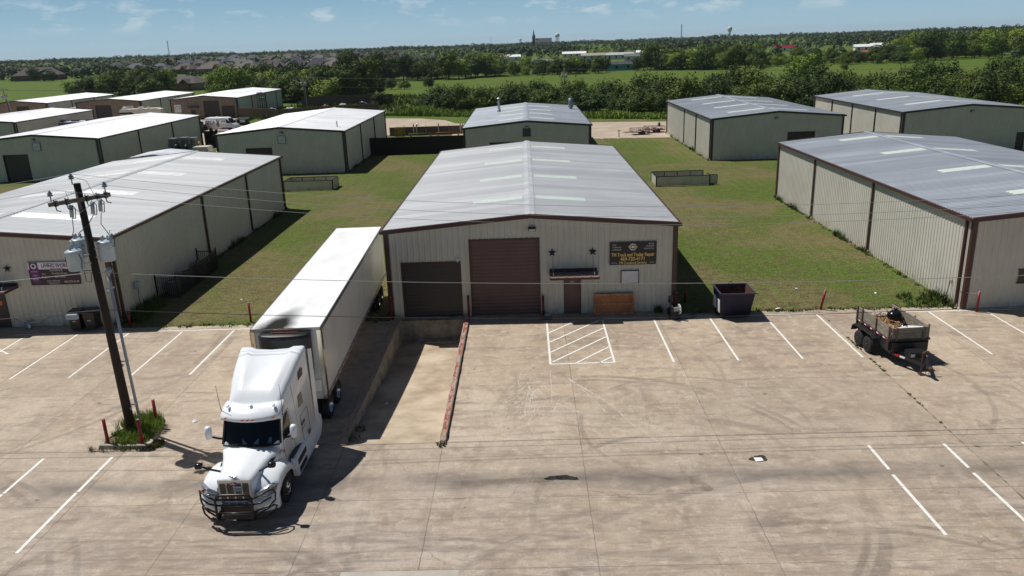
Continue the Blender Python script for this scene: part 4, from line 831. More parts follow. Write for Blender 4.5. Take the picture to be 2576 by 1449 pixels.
a = MB(); a.box(.75,1.15,-.06,-.036,1.55,2.0); a.build('document_box', M['white_paint'], TL)
# ============================================================ DUMP TRAILER
DT = thing('dump_trailer', 'black dump trailer with grey wood side boards full of junk', 'trailer', (16.28, -6.25, 0), math.radians(4.5))
a = MB(); hw = .82
a.box(-hw,hw,-1.5,1.45,.62,.68)
for s_ in (-1,1): a.box(*sorted((s_*hw,s_*(hw+.05))),-1.5,1.45,.62,1.12); [a.box(*sorted((s_*(hw+.05),s_*(hw+.09))),y-.04,y+.04,.62,1.12) for y in (-1.45,-.72,0,.72,1.4)]; a.box(*sorted((s_*hw,s_*(hw+.1))),-1.5,1.45,1.06,1.14)
a.box(-hw,hw,-1.55,-1.5,.5,1.12); a.box(-hw-.1,hw+.1,-1.58,-1.5,1.06,1.14); a.box(-hw,hw,1.45,1.5,.62,1.12); a.build('bed', M['black'], DT)
def boards(par, p, q, z0, z1, th, n_):
    b = MB()
    for k in range(n_): za = z0+(z1-z0)*k/n_; zb = z0+(z1-z0)*(k+1)/n_-.012; P, Q = Vector(p), Vector(q); d = (Q-P); b.bar((P.x,P.y,(za+zb)/2),(Q.x,Q.y,(za+zb)/2),th,zb-za)
    return b.build('side_board', M['wood_grey'], par)
boards(DT, (-hw-.02,-1.5,0), (-hw-.02,1.5,0), 1.12, 1.68, .04, 2); boards(DT, (hw+.02,-1.5,0), (hw+.02,1.5,0), 1.12, 1.68, .04, 2); boards(DT, (-hw+.02,-1.53,0), (hw-.02,-1.53,0), 1.12, 1.66, .04, 2)
a = MB()
for s_ in (-1,1):
    for y in (-1.42,-.3,.95,1.42): a.box(*sorted((s_*(hw+.042),s_*(hw+.1))),y-.035,y+.035,1.0,1.72)
for x in (-.62,.6): a.box(x-.05,x+.05,-1.6,-1.552,1.1,1.68)
a.build('stake', pm('old_stakes', S(110,95,82), .8), DT)
a = MB(); a.box(-.5,.5,-1.7,1.5,.5,.62); 
for s_ in (-1,1): a.bar((s_*.72,-1.4,.5),(s_*.06,-3.0,.48),.1,.14); a.box(s_*.72-.05,s_*.72+.05,-1.5,1.45,.45,.62)
a.box(-.8,.8,-1.66,-1.56,.62,1.0); a.bar((0,-2.8,.48),(0,-3.25,.48),.14,.14); a.build('frame', M['black'], DT)
a = MB(); a.ball((0,-3.3,.47),.09,.12,.08); a.tube([(-.12,-2.85,.1),(-.12,-2.85,1.0),(-.02,-2.85,1.05),(.12,-2.85,1.05)],.035,6); a.box(-.2,-.04,-2.95,-2.75,.03,.07); a.tube([(.0,-3.2,.45),(.05,-3.15,.15),(-.05,-3.05,.1),(.1,-2.9,.3)],.015,5); a.build('coupler', M['rust'], DT)
a = MB(); a.box(-.36,.36,-2.35,-1.85,.56,.8); tb = a.build('tool_box', M['black'], DT); a = MB(); a.box(-.34,-.16,-2.357,-2.352,.6,.74); a.build('sticker', M['white_paint'], tb)
for s_ in (-1,1):
    a = MB(); a.s = False; pr = [(-.98,.62),(-.9,.85),(-.72,.98),(.78,.98),(.98,.85),(1.06,.62)]
    a.loft([[(s_*(hw+.06),y+.3,z),(s_*(hw+.34),y+.3,z),(s_*(hw+.34),y+.3,z-.05),(s_*(hw+.06),y+.3,z-.05)] for y,z in pr]); a.build('fender', M['black'], DT)
    for yy in (-.1,.72): wheel(DT, s_*(hw+.2), yy, .37, .37, .22, s_, 'black')
    a = MB(); b = MB()
    for y in (-1.35,-.8,-.25,.3,.85): a.box(*sorted((s_*(hw+.1),s_*(hw+.104))),y,y+.18,1.07,1.13); b.box(*sorted((s_*(hw+.1),s_*(hw+.104))),y+.18,y+.34,1.07,1.13)
    a.bar((s_*.66,-1.65,.5),(s_*.55,-1.9,.5),.12,.06); b.bar((s_*.54,-1.92,.5),(s_*.45,-2.15,.5),.12,.06)
    a.build('reflector_strip', M['red_lens'], DT); b.build('reflector_strip', M['white_paint'], DT)
rj = random.Random(4)
base_m = Matrix.Translation(DT.location) @ Matrix.Rotation(math.radians(4.5), 4, 'Z')
def onbed(o): o.matrix_world = base_m.copy(); return o
a = MB(); rr = random.Random(11)
for k in range(260):
    x, y = rr.uniform(-.7,.7), rr.uniform(-.3,1.3); z = 1.05+.35*(1-abs(y-.7)/1.2)*rr.random()+.1; v = Vector((rr.uniform(-1,1),rr.uniform(-1,1),rr.uniform(-.2,.9))).normalized()*rr.uniform(.12,.3); a.tube([(x,y,z),Vector((x,y,z))+v*.6+Vector((0,0,.03)),Vector((x,y,z))+v], .009, 3, False)
tag(onbed(a.build('brush_pile', pm('dead_brush', S(120,84,56), .95, c2=S(84,60,40), scale=8))), 'tangled brown dead brush piled in the rear of the dump trailer', 'brush'); bpy.data.objects['brush_pile']['kind'] = 'stuff'
a = MB(); a.box(-.75,.75,-1.4,1.35,.68,1.12)
for k in range(90):
    x, y = rr.uniform(-.7,.5), rr.uniform(-1.3,.2); z = rr.uniform(1.12,1.36); an = rr.uniform(0,3.1); L_ = rr.uniform(.08,.34); v = Vector((math.cos(an)*L_,math.sin(an)*L_,rr.uniform(-.08,.12))); a.bar((x,y,z),Vector((x,y,z))+v,rr.uniform(.03,.1),.02)
sw = onbed(a.build('scrap_wood', pm('scrap_wood', S(190,150,108), .8, c2=S(120,86,58), scale=7))); tag(sw, 'heap of broken light wood scraps in the front of the dump trailer', 'scrap wood'); sw['kind'] = 'stuff'
def bag(x, y, z, s, lab):
    a = MB(); a.s = True; r = random.Random(int(s*1000)); a.ball((0,0,s*.6), s, s*.9, s*.75, 14, 9)
    for i, v in enumerate(a.v): a.v[i] = v*(1+r.uniform(-.09,.09))
    a.loft([[(math.cos(q)*k*s, math.sin(q)*k*s, z_*s) for q in [2*PI*j/8 for j in range(8)]] for z_,k in ((1.2,.25),(1.36,.1),(1.5,.22),(1.62,.3))])
    t = a.build('trash_bag', pm('bag_plastic', S(14,15,18), .22)); t.matrix_world = base_m @ Matrix.Translation((x,y,z)); tag(t, lab, 'trash bag')
bag(.45,.55,1.22,.36,'large shiny black trash bag at the rear right of the dump trailer'); bag(.3,-.55,1.18,.2,'small black trash bag beside the white scraps in the dump trailer')
a = MB(); a.M = Matrix.Translation((.05,-.95,1.3)) @ Matrix.Rotation(.35,4,'Z') @ Matrix.Rotation(.3,4,'X'); a.box(-.22,.22,-.16,.16,-.1,.1); tag(onbed(a.build('white_box', M['white_paint'])), 'white plastic box lying on the junk in the dump trailer', 'box')
a = MB(); a.M = Matrix.Translation((.5,-1.15,1.42)) @ Matrix.Rotation(-.3,4,'Z') @ Matrix.Rotation(.35,4,'X'); a.box(-.33,.33,-.2,.2,-.015,.015); tag(onbed(a.build('foam_board', M['white_paint'])), 'white printed board propped on the front corner of the dump trailer', 'board')
# ============================================================ OPEN STEEL DUMPSTER
def dumpster_mat():
    t = NT('dumpster_paint'); t.set(.5, .2); n = t.noise(3, 6, .7); sp = t.n('ShaderNodeSeparateXYZ'); t.l(t.coord(), sp.inputs[0])
    k = t.math('ADD', t.rng(n, .45, .7), t.rng(sp.outputs[2], 1.1, 1.45, 0, .5)); t.base(t.mix(t.math('MULTIPLY', k, .08), S(18,20,52), S(66,42,46))); return t.m
D_ = thing('dumpster', 'open dark purple steel hopper dumpster with rusty inside', 'dumpster', (10.45, -.75, 0))
a = MB(); th = .02; zb, zt = .05, 1.42
o0 = [(-.72,-.62),(.8,-.62),(.8,.55),(-.72,.55)]; o1 = [(-.8,-1.0),(.95,-1.0),(.95,.72),(-.8,.72)]
inn0 = [(x*.95,y*.95) for x,y in o0]; inn1 = [(x*.96,y*.965) for x,y in o1]
for k in range(4):
    k2 = (k+1)%4; a.quad((*o0[k],zb),(*o0[k2],zb),(*o1[k2],zt),(*o1[k],zt)); a.quad((*o1[k],zt),(*o1[k2],zt),(*inn1[k2],zt),(*inn1[k],zt))
a.quad(*[(*p,zb) for p in o0[::-1]]); a.build('body', dumpster_mat(), D_)
a = MB()
for k in range(4): k2 = (k+1)%4; a.quad((*inn0[k2],zb+.03),(*inn0[k],zb+.03),(*inn1[k],zt-.001),(*inn1[k2],zt-.001))
a.quad(*[(*p,zb+.03) for p in inn0]); a.build('rusty_liner', pm('rust_inside', S(104,66,46), .8, c2=S(44,34,34), scale=3), D_)
a = MB()
for k in range(4): k2 = (k+1)%4; a.bar((*o1[k],zt),(*o1[k2],zt),.07,.06)
a.bar((.95,-1.0,zt),(1.12,-1.0,zt-.02),.06,.03); a.tube([(.0,.72,zt),(.06,.74,zt+.14),(.16,.74,zt+.14),(.22,.72,zt)],.02,5); a.build('rim', pm('rim_paint', S(52,50,86), .5, c2=S(66,52,64)), D_)
a = MB()
for y in (-.75,.1): a.box(-.79,-.75,y,y+.5,.35,1.0)
a.build('side_sign', M['white_paint'], D_)
# ============================================================ HOSE REEL, PLYWOOD, SMALL THINGS
H_ = thing('hose_reel', 'black hose reel cart with white spoked wheel by the shop corner', 'hose reel', (7.45, -1.1, 0), .2)
a = MB(); a.tube([(-.3,.15,.02),(-.32,-.1,.05),(-.28,-.3,.45),(-.3,.1,1.15),(-.05,.12,1.18),(.05,.1,1.05)], .035, 6); a.tube([(.15,.2,.02),(.18,-.35,.05),(-.3,-.4,.05)], .03, 6); a.tube([(.18,-.35,.05),(.1,-.1,.6),(.05,.1,1.05)], .03, 6); a.box(-.32,.12,-.2,.25,.15,.5); a.box(-.34,-.1,.02,.1,.85,1.2); a.build('frame', M['black'], H_)
a = MB(); a.s = True; a.lathe([(.12,-.16),(.12,.16)], 14, (-.1,-.28,.55), 'x'); a.build('drum', M['steel'], H_)
for xx in (-.3,.12):
    a = MB(); a.s = True; o = (xx,-.28,.55); a.lathe([(.24,-.015),(.27,-.02),(.27,.02),(.24,.015),(.24,-.015)], 20, o, 'x')
    for k in range(6): t_ = PI*k/3; a.bar(o,(xx,-.28+.25*math.cos(t_),.55+.25*math.sin(t_)),.02,.05)
    a.build('reel_side', M['white_paint' if xx > 0 else 'black'], H_)
a = MB(); a.tube([(.3,-.2,.03),(.6,-.35,.03),(1.0,-.3,.03),(1.15,0,.03),(1.0,.25,.03),(1.4,.4,.03),(2.0,.35,.03),(2.1,.6,.03),(1.5,.6,.03)], .02, 5); a.build('hose', pm('green_hose', S(50,74,60), .4), H_)
P_ = thing('plywood_panel', 'stained plywood panel with battens leaning on the shop wall', 'plywood', (4.38, -.32, 0))
pw = NT('old_plywood'); pw.set(.8); n1 = pw.noise(2, 6, .7, pw.mp((1,1,.4))); cc = pw.mix(pw.rng(n1, .35, .65), S(186,124,80), S(148,94,60)); cc = pw.mix(pw.rng(pw.noise(7, 5, .8), .56, .7, 0, .8), cc, S(84,56,38)); pw.base(cc); M['ply'] = pw.m
a = MB(); a.M = Matrix.Rotation(-.12, 4, 'X'); a.box(-1.06,1.06,-.03,.03,0,1.12); a.build('panel', M['ply'], P_)
a = MB(); a.M = Matrix.Rotation(-.12, 4, 'X'); a.box(-1.06,1.06,-.075,-.032,.0,.09); a.box(-1.06,1.06,-.075,-.032,.54,.62); a.box(-1.06,1.06,-.075,-.032,1.04,1.125); a.box(-1.08,-1.02,-.07,-.033,.09,.54); a.box(1.0,1.06,-.07,-.033,.62,1.04); a.build('batten', pm('batten', S(206,160,112), .8, c2=S(130,92,62), scale=9), P_)
a = MB(); a.box(-.05,.05,-.16,-.03,-.07,.07); a.box(-.03,.03,-.24,-.16,-.1,-.02); t = thing('security_camera', 'small white security camera above the black dock door', 'camera', (-3.86,0,3.2)); a.build('housing', M['white_paint'], t)
T_ = thing('dustpan', 'long-handled dustpan standing by the red bollard and brown door', 'dustpan', (.82,-.35,0)); a = MB(); a.tube([(0,0,.1),(.02,.15,1.0)], .014, 5); a.build('handle', M['steel'], T_); a = MB(); a.box(-.16,.16,-.16,.06,.01,.13); a.build('pan', M['grey_box'], T_)
T_ = thing('tray', 'flat black tray on the ground in front of the big door jamb', 'tray', (.78,-.75,0)); a = MB(); a.box(-.28,.28,-.14,.14,.006,.07); a.build('tray', M['black'], T_)
# bollards
def make_bollard(label, group, loc, h=1.1, r=.058):
    t = thing('bollard', label, 'bollard', loc, 0, group); a = MB(); a.s = True; a.cyl((0,0,0),(0,0,h),r,n=14); a.build('pipe', M['red'], t)
    a = MB(); a.s = True; a.ball((0,0,h),r*.95,r*.95,.03,12,4); a.build('concrete_cap', M['conc_wall'], t); return t
bo = make_bollard('red pipe bollard at the left edge of the small black dock door', 'red bollards', (-7.55,-.2,0), 1.25)
for x, y, s_, lab in ((-3.4,-.22,1.25,'red pipe bollard between the black door and the big brown door'),(.6,-.12,1.1,'red pipe bollard right of the big brown door'),(7.66,-.25,1.1,'red pipe bollard behind the hose reel'),(8.45,1.3,1.1,'shaded red pipe bollard on the grass right of the shop corner'),(15.28,-.45,1.1,'leaning red pipe bollard on the grass edge between dumpster and dump trailer'),(22.9,-1.45,1.1,'red pipe bollard chained to the right warehouse corner'),(-15.3,-.0,1.1,'red pipe bollard on the grass edge left of the white trailer'),(-21.9,-.1,.9,'red pipe bollard in weeds beside the church building corner'),
      (-16.15,-13.75,1.0,'red pipe bollard at the near left corner of the pole island'),(-14.8,-13.85,1.0,'red pipe bollard at the near right corner of the pole island'),(-16.3,-12.0,1.05,'red pipe bollard half hidden behind the utility pole'),(-14.95,-12.25,1.05,'red pipe bollard at the far right of the pole island')):
    b = dup(bo, (x, y, .12 if y < -5 and x < -14 else 0), label=lab); b.scale = (1.05,1.05,s_/1.25)
    if 'leaning' in lab: b.rotation_euler = (.03,.14,0)
T_ = thing('chain', 'thin light chain from the right bollard to the warehouse corner', 'chain', (22.9,-1.45,0)); a = MB(); a.tube([(-.0,0,1.0),(-.25,.2,.93),(-.52,.5,.95),(-.55,.9,.9)], .015, 5); a.build('chain', M['steel'], T_)
T_ = thing('shovel', 'rusty shovel and spade leaning by the right warehouse downspout', 'shovel', (21.9,-.3,0)); a = MB(); a.tube([(.1,.4,.1),(.35,.5,1.1)], .02, 5); a.build('handle', M['trunk'], T_); a = MB(); a.tube([(.32,.5,1.05),(.36,.5,1.22),(.46,.5,1.22),(.43,.5,1.05)], .022, 5); a.build('grip', M['red'], T_); a = MB(); a.add([(-.3,.1,.45),(-.05,-.05,.62),(.12,.35,.5),(.02,.4,.3),(-.2,.3,.32)], [(0,1,2,3,4)]); a.bar((0,.1,.0),(0,.15,.4),.03); a.build('blade', M['trim_dark'], T_)
# trash carts and bucket at the church building
def cart(loc, lab):
    t = thing('trash_cart', lab, 'trash bin', loc); a = MB(); a.loft([[(-.25,-.28,.08),(.25,-.28,.08),(.25,.22,.08),(-.25,.22,.08)],[(-.32,-.36,1.02),(.32,-.36,1.02),(.32,.3,1.02),(-.32,.3,1.02)]]); a.build('bin', M['plastic_bin'], t)
    a = MB(); a.loft([[(-.34,-.4,1.02),(.34,-.4,1.02),(.34,.34,1.04),(-.34,.34,1.04)],[(-.3,-.34,1.09),(.3,-.34,1.09),(.3,.3,1.13),(-.3,.3,1.13)]]); a.build('lid', M['black'], t)
    for s_ in (-1,1): a = MB(); a.s = True; a.lathe([(.001,-.03),(.12,-.03),(.12,.03),(.001,.03)], 12, (s_*.27,.24,.12), 'x'); a.build('wheel', M['black_rubber'], t)
    a = MB(); a.box(-.1,.1,-.36,-.35,.55,.6); a.build('label_plate', M['steel'], t); return t
c1 = cart((-24.5,-.45,0), 'brown wheeled trash cart nearest the blue bucket, lid closed'); dup(c1, (-23.72,-.4,0), label='brown wheeled trash cart right beside the utility pole base, with boards on its lid')
T_ = thing('bucket', 'pale blue plastic bucket against the church building wall', 'bucket', (-27.45,-.15,0)); a = MB(); a.s = True; a.lathe([(.001,0),(.14,0),(.17,.38),(.19,.4),(.15,.38),(.12,.05),(.001,.05)], 16); a.build('bucket', pm('bucket_blue', S(130,160,185), .4), T_); a = MB(); a.box(.1,.2,-.2,-.1,.1,.3); a.build('rag', M['white_paint'], T_)
T_ = thing('electric_meter', 'grey electric meter box on a post by the church building side wall', 'meter', (-22.35,2.3,0)); a = MB(); a.box(-.1,.1,-.15,.15,1.35,1.8); a.build('meter_box', M['grey_box'], T_); a = MB(); a.cyl((0,0,0),(0,0,1.35),.06); a.build('post', M['grey_box'], T_); a = MB(); a.tube([(.1,-.15,1.5),(.2,-.4,1.4),(.18,-.42,1.15),(.12,-.3,.4),(.1,-.3,.05)], .012, 4); a.build('cable', M['black'], T_)
# iron fence with air conditioners
F_ = thing('iron_fence', 'black iron picket fence around three air conditioners beside the church building', 'fence', (-22.6,4.8,0)); 
def pickets(par, p, q, h=1.35, sp_=.12):
    P, Q = Vector(p), Vector(q); L_ = (Q-P).length; n_ = int(L_/sp_); a = MB()
    for k in range(1, n_): c = P.lerp(Q, k/n_); a.bar(c, c+Vector((0,0,h-.05)), .03)
    a.bar(P+Vector((0,0,h-.08)), Q+Vector((0,0,h-.08)), .04); a.bar(P+Vector((0,0,.15)), Q+Vector((0,0,.15)), .035); a.build('picket_panel', M['black'], par)
CR = [(.05,0),(1.35,-.1),(1.35,3.1),(1.35,6.3),(.05,6.3)]
for p, q in zip(CR[:-1], CR[1:]): pickets(F_, (*p,0), (*q,0))
for p in CR: a = MB(); a.bar((*p,0),(*p,1.5),.08); a.build('post', M['black'], F_)
ac = thing('air_conditioner', 'round-cornered grey air conditioner, nearest in the iron fence', 'air conditioner', (-21.95,5.8,0), 0, 'air conditioners behind the iron fence'); a = MB(); a.prism([(.38*math.copysign(abs(math.cos(q))**.4,math.cos(q)),.38*math.copysign(abs(math.sin(q))**.4,math.sin(q))) for q in [2*PI*k/20 for k in range(20)]],.05,.78); a.build('case', pm('ac_grey', S(120,124,120), .6), ac)
a = MB(); a.s = True; a.lathe([(.4,.78),(.4,.84),(.33,.86),(.33,.8)], 20); a.build('top_ring', M['steel'], ac); a = MB(); a.lathe([(.001,.8),(.33,.8)], 16); a.build('fan_guard', M['black'], ac)
dup(ac, (-21.95,7.7,0), label='grey air conditioner, middle of the three in the iron fence'); dup(ac, (-21.95,10.0,0), label='grey air conditioner, farthest of the three in the iron fence')
# ============================================================ POLE ISLAND AND UTILITY POLE
isl = MB(); out = [(-16.4,-14.0),(-14.6,-14.12),(-14.42,-13.85),(-14.7,-12.3),(-14.95,-11.6),(-15.4,-11.3),(-15.95,-11.75),(-16.35,-12.9),(-16.5,-13.7)]
ctr = (-15.5,-12.8); inn = [(ctr[0]+(x-ctr[0])*.84, ctr[1]+(y-ctr[1])*.86) for x,y in out]; m_ = len(out)
isl.add([(x,y,0) for x,y in out]+[(ctr[0]+(x-ctr[0])*.97,ctr[1]+(y-ctr[1])*.97,.15) for x,y in out]+[(x,y,.15) for x,y in inn]+[(x,y,.1) for x,y in inn], [(j*m_+k,j*m_+(k+1)%m_,(j+1)*m_+(k+1)%m_,(j+1)*m_+k) for j in range(3) for k in range(m_)])
struct(isl.build('pole_island_kerb', M['conc_wall'])); isl = MB(); isl.add([(x,y,.11) for x,y in inn], [tuple(range(m_))]); struct(isl.build('island_soil', pm('soil', S(98,88,60), .95, c2=S(70,66,40))))
UP = thing('utility_pole', 'dark wooden utility pole with crossarm and three grey transformers', 'utility pole', (-15.76,-12.69,0))
bark = pm('creosote_wood', S(54,42,36), .85, c2=S(34,27,24), scale=5, sc=(3,3,.6))
a = MB(); a.s = True; a.tube([(0,0,0),(-.01,-.2,5),(0,-.41,9.85)], [.18,.145,.115], 16); a.build('pole', bark, UP)
a = MB(); a.bar((-.88,-.85,9.2),(.95,-.12,9.38),.12,.14); ca = a.build('crossarm', pm('arm_wood', S(120,116,110), .8, c2=S(84,80,76), scale=6), UP)
a = MB(); a.bar((-.55,-.56,9.2),(0,-.5,8.85),.03,.015); a.bar((.6,-.36,9.25),(0,-.5,8.85),.03,.015); a.build('brace', M['steel'], ca)
for f in (.12,.3,.62,.8,.93):
    p = Vector((-.88,-.85,9.2)).lerp(Vector((.95,-.12,9.38)), f); a = MB(); a.box(p.x-.03,p.x+.03,p.y-.08,p.y+.08,p.z-.1,p.z+.1); a.tube([p+Vector((.02,-.09,-.05)),p+Vector((.06,-.12,-.22)),p+Vector((.2,-.12,-.25))], .02, 5); a.cyl(p+Vector((-.06,0,.07)), p+Vector((-.06,0,.14)), .02, n=6); a.build('bracket', M['black'], ca)
def insul(par, x, y, z):
    a = MB(); a.s = True; a.lathe([(.02,-.2),(.02,-.02),(.09,0),(.1,.02),(.05,.05),(.085,.07),(.08,.1),(.04,.14),(.035,.18),(.001,.19)], 14, (x,y,z)); a.build('insulator', pm('porcelain', S(150,160,175), .2, c2=S(60,66,80), scale=12), par)
insul(UP, -.12,-.48,10.02); insul(UP, -.78,-.81,9.5); insul(UP, .82,-.17,9.66)
def cutout(x, y, z):
    a = MB(); a.s = True; a.cyl((x,y,z),(x-.04,y,z-.42),.068,n=10); c_ = a.build('fuse_cutout', M['grey_box'], UP)
    a = MB(); a.tube([(x+.05,y,z),(x+.16,y-.05,z-.1),(x+.1,y-.03,z-.45),(x-.02,y,z-.45)], .016, 5); a.tube([(x-.04,y+.1,z+.12),(x-.1,y+.05,z-.12),(x,y,z-.15)], .012, 4); a.build('hook', M['black'], c_)
cutout(-.24,-.62,9.12); cutout(.46,-.5,9.2); cutout(.72,-.45,9.28); cutout(.72,-.2,7.98)
def transformer(x, y, z, r=.2, h=.5):
    a = MB(); a.s = True; a.lathe([(.001,0),(r*.92,0),(r,.03),(r,h-.04),(r*1.06,h-.03),(r*1.06,h),(r*.8,h+.06),(.001,h+.08)], 22, (x,y,z)); t = a.build('transformer', pm('transformer_grey', S(176,190,200), .35, c2=S(160,175,186), scale=2), UP)
    for q in (.6,2.4,4.2):
        a = MB(); a.s = True; u_, v_ = x+.11*math.cos(q), y+.11*math.sin(q); a.lathe([(.035,0),(.05,.03),(.03,.06),(.05,.09),(.03,.12),(.045,.15),(.02,.2),(.001,.22)], 10, (u_,v_,z+h+.03)); a.build('bushing', M['grey_box'], t)
    a = MB(); a.bar((x,y,z+h*.7),(0,-.33,z+h*.7),.07,.05); a.bar((x,y,z+h*.25),(0,-.33,z+h*.25),.07,.05); a.build('bracket', M['steel'], t)
transformer(-.42,-.72,6.82,.27,.68); transformer(-.55,-.1,7.1,.26,.66); transformer(.47,-.2,7.0,.27,.68)
a = MB()
for pts in ([(-.28,-.62,8.68),(-.32,-.62,8.2),(-.5,-.6,7.9),(-.4,-.6,7.75)], [(.42,-.5,8.75),(.2,-.55,8.4),(-.2,-.6,8.1),(-.35,-.3,7.95)], [(.68,-.45,8.8),(.6,-.45,8.4),(.72,-.3,8.0)], [(-.6,-.6,7.6),(-.75,-.7,7.35),(-.6,-.75,7.0),(-.3,-.6,6.75),(.1,-.45,6.7)], [(-.45,-.3,7.7),(-.8,-.5,7.5),(-.85,-.6,7.1),(-.5,-.6,6.8)], [(.45,-.1,6.85),(.62,-.2,6.7),(.7,-.2,6.45),(.5,-.15,6.25),(.3,-.1,6.3)], [(-.2,-.83,7.5),(-.1,-.86,7.2),(-.18,-.82,6.85)], [(-.3,-.5,6.7),(-.28,-.55,6.35),(-.1,-.55,6.3),(-.05,-.5,6.65)]): a.tube(pts, .014, 5)
for pts in ([(-.1,-.48,10.1),(.4,-.5,9.95),(.62,-.5,9.35)], [(.82,-.32,9.65),(.95,-.4,9.6),(.8,-.45,9.35)], [(-.24,-.6,9.2),(-.35,-.6,9.6),(-.12,-.5,9.5)]): a.tube(pts, .009, 4)
a.build('jumper_wires', M['black'], UP)
a = MB(); a.s = True; a.tube([(.34,.12,0),(.33,.0,3),(.32,-.12,6.45)], .055, 10); a.tube([(.32,-.12,6.4),(.34,-.16,6.62),(.42,-.22,6.68),(.5,-.26,6.6)], [.06,.1,.1,.08], 10); a.build('conduit', pm('conduit_grey', S(150,158,168), .5, var=.9), UP)
a = MB()
for z in (1.2,3.0,5.9): a.bar((.1,-.05,z),(.4,-.0,z+.02),.03,.05); a.ball((.2,-.12,z-.12),.05,.04,.07,8,4)
a.build('conduit_bracket', M['steel'], UP); a = MB(); a.box(-.05,.07,-.215,-.19,1.65,1.8); a.build('tag_plate', pm('yellow_tag', S(200,195,120), .5), UP)
a = MB(); a.s = True; a.tube([(-.17,.02,0),(-.17,-.1,3),(-.16,-.2,5)], .02, 5); a.build('ground_wire', M['steel'], UP)
wm_ = pm('wire_metal', S(160,160,160), .5, .1); wb_ = pm('wire_black', S(40,40,42), .6)
def span(xa, xb, y, xm, z0, zm, r, label, mat, za=None):
    k = (z0-zm)/(xa-xm)**2; t = thing('power_line', label, 'wire', (xa, y, z0), 0, 'overhead wires'); a = MB(); n_ = 36
    a.tube([(xa+(xb-xa)*i/n_-xa, 0, zm+k*(xa+(xb-xa)*i/n_-xm)**2-z0) for i in range(n_+1)], r, 5, False); a.build('wire', mat, t)
span(-15.88, 36, -13.17, 10, 10.2, 8.35, .007, 'highest thin wire running right from the pole top insulator', wm_); span(-16.54, 36, -13.29, 9.5, 9.68, 7.75, .007, 'wire running right from the near crossarm insulator', wm_); span(-14.94, 36, -13.01, 10, 9.76, 7.95, .007, 'wire running right from the far crossarm insulator', wm_)
span(-15.7, 41, -13.0, 13, 6.6, 5.5, .011, 'bright neutral wire across the shop door, running right from below the transformers', wm_); span(-15.7, 36, -12.95, 9.5, 5.15, 4.25, .012, 'lowest thick cable running right across the dock', wb_)
span(-15.88, -68, -13.17, -42, 10.2, 8.35, .007, 'thin wire leaving the pole top to the left edge', wm_); span(-16.54, -68, -13.29, -42, 9.68, 7.75, .007, 'thin wire leaving the crossarm to the left edge', wm_)
span(-15.8, -72, -13.0, -44, 6.6, 5.5, .011, 'bright neutral wire running left over the church banner', wm_); span(-15.8, -68, -12.95, -42, 5.15, 4.2, .012, 'low black cable running left past the trash carts', wb_)
T_ = thing('splice_box', 'grey splice box hanging on the low cable left of the pole', 'box', (-17.0,-12.95,4.98)); a = MB(); a.box(-.2,.2,-.07,.07,-.16,.02); a.build('case', M['grey_box'], T_); a = MB(); a.tube([(-.2,0,.0),(-.8,.05,-.05),(-1.2,0,-.22),(-1.6,0,-.25),(-2.2,0,-.08)], .014, 4); a.tube([(.2,0,.02),(.7,0,.12),(1.2,0,.15)], .016, 4); a.build('loop_cable', M['black'], T_)
# ============================================================ MIDDLE DISTANCE
def enclosure(x0, x1, y0, y1, h, label, gate=None):
    t = thing('panel_enclosure', label, 'enclosure', ((x0+x1)/2,(y0+y1)/2,0)); w, d = (x1-x0)/2, (y1-y0)/2
    for p, q in (((-w,-d),(w,-d)),((w,-d),(w,d)),((w,d),(-w,d)),((-w,d),(-w,-d))):
        if gate and p == (w,-d): q = (w,-d+1.2)
        P, Q = Vector((*p,0)), Vector((*q,0)); L_ = (Q-P).length; dr = (Q-P).normalized(); nr = Vector((dr.y,-dr.x,0)); a = MB()
        ribwall(a, P, dr, L_, .03, lambda s: h, nr, hh=.02); ribwall(a, P-nr*.03, dr, L_, .03, lambda s: h, nr, hh=.0); a.build('panel', M['wall'], t)
        a = MB(); a.bar(P+Vector((0,0,h)), Q+Vector((0,0,h)), .08, .07)
        for e in (P, Q): a.bar(e+Vector((0,0,0)), e+Vector((0,0,h+.03)), .09)
        if L_ > 3.5:
            for k in (1,2,3): c = P.lerp(Q, k/4)-nr*.06; a.bar(c, c+Vector((0,0,h)), .06)
        a.build('frame', M['trim_dark'], t)
    if gate:
        a = MB(); a.box(w+.0,w+.8,-d+.3,-d+.34,.08,h-.02); g_ = a.build('gate', M['wall'], t); a = MB(); a.bar((w,-d+.29,h),(w+.8,-d+.29,h),.05); a.bar((w+.8,-d+.29,.05),(w+.8,-d+.29,h),.05); a.bar((w,-d+.29,.08),(w+.8,-d+.29,.08),.05); a.build('frame', M['trim_dark'], g_)
    return t
enclosure(12.7, 17.95, 37.3, 40.4, .98, 'beige panel enclosure with open gate on the lawn right of the shop', True)
enclosure(-25.4, -20.3, 41, 43.6, 1.02, 'beige panel enclosure on the lawn left of the shop')
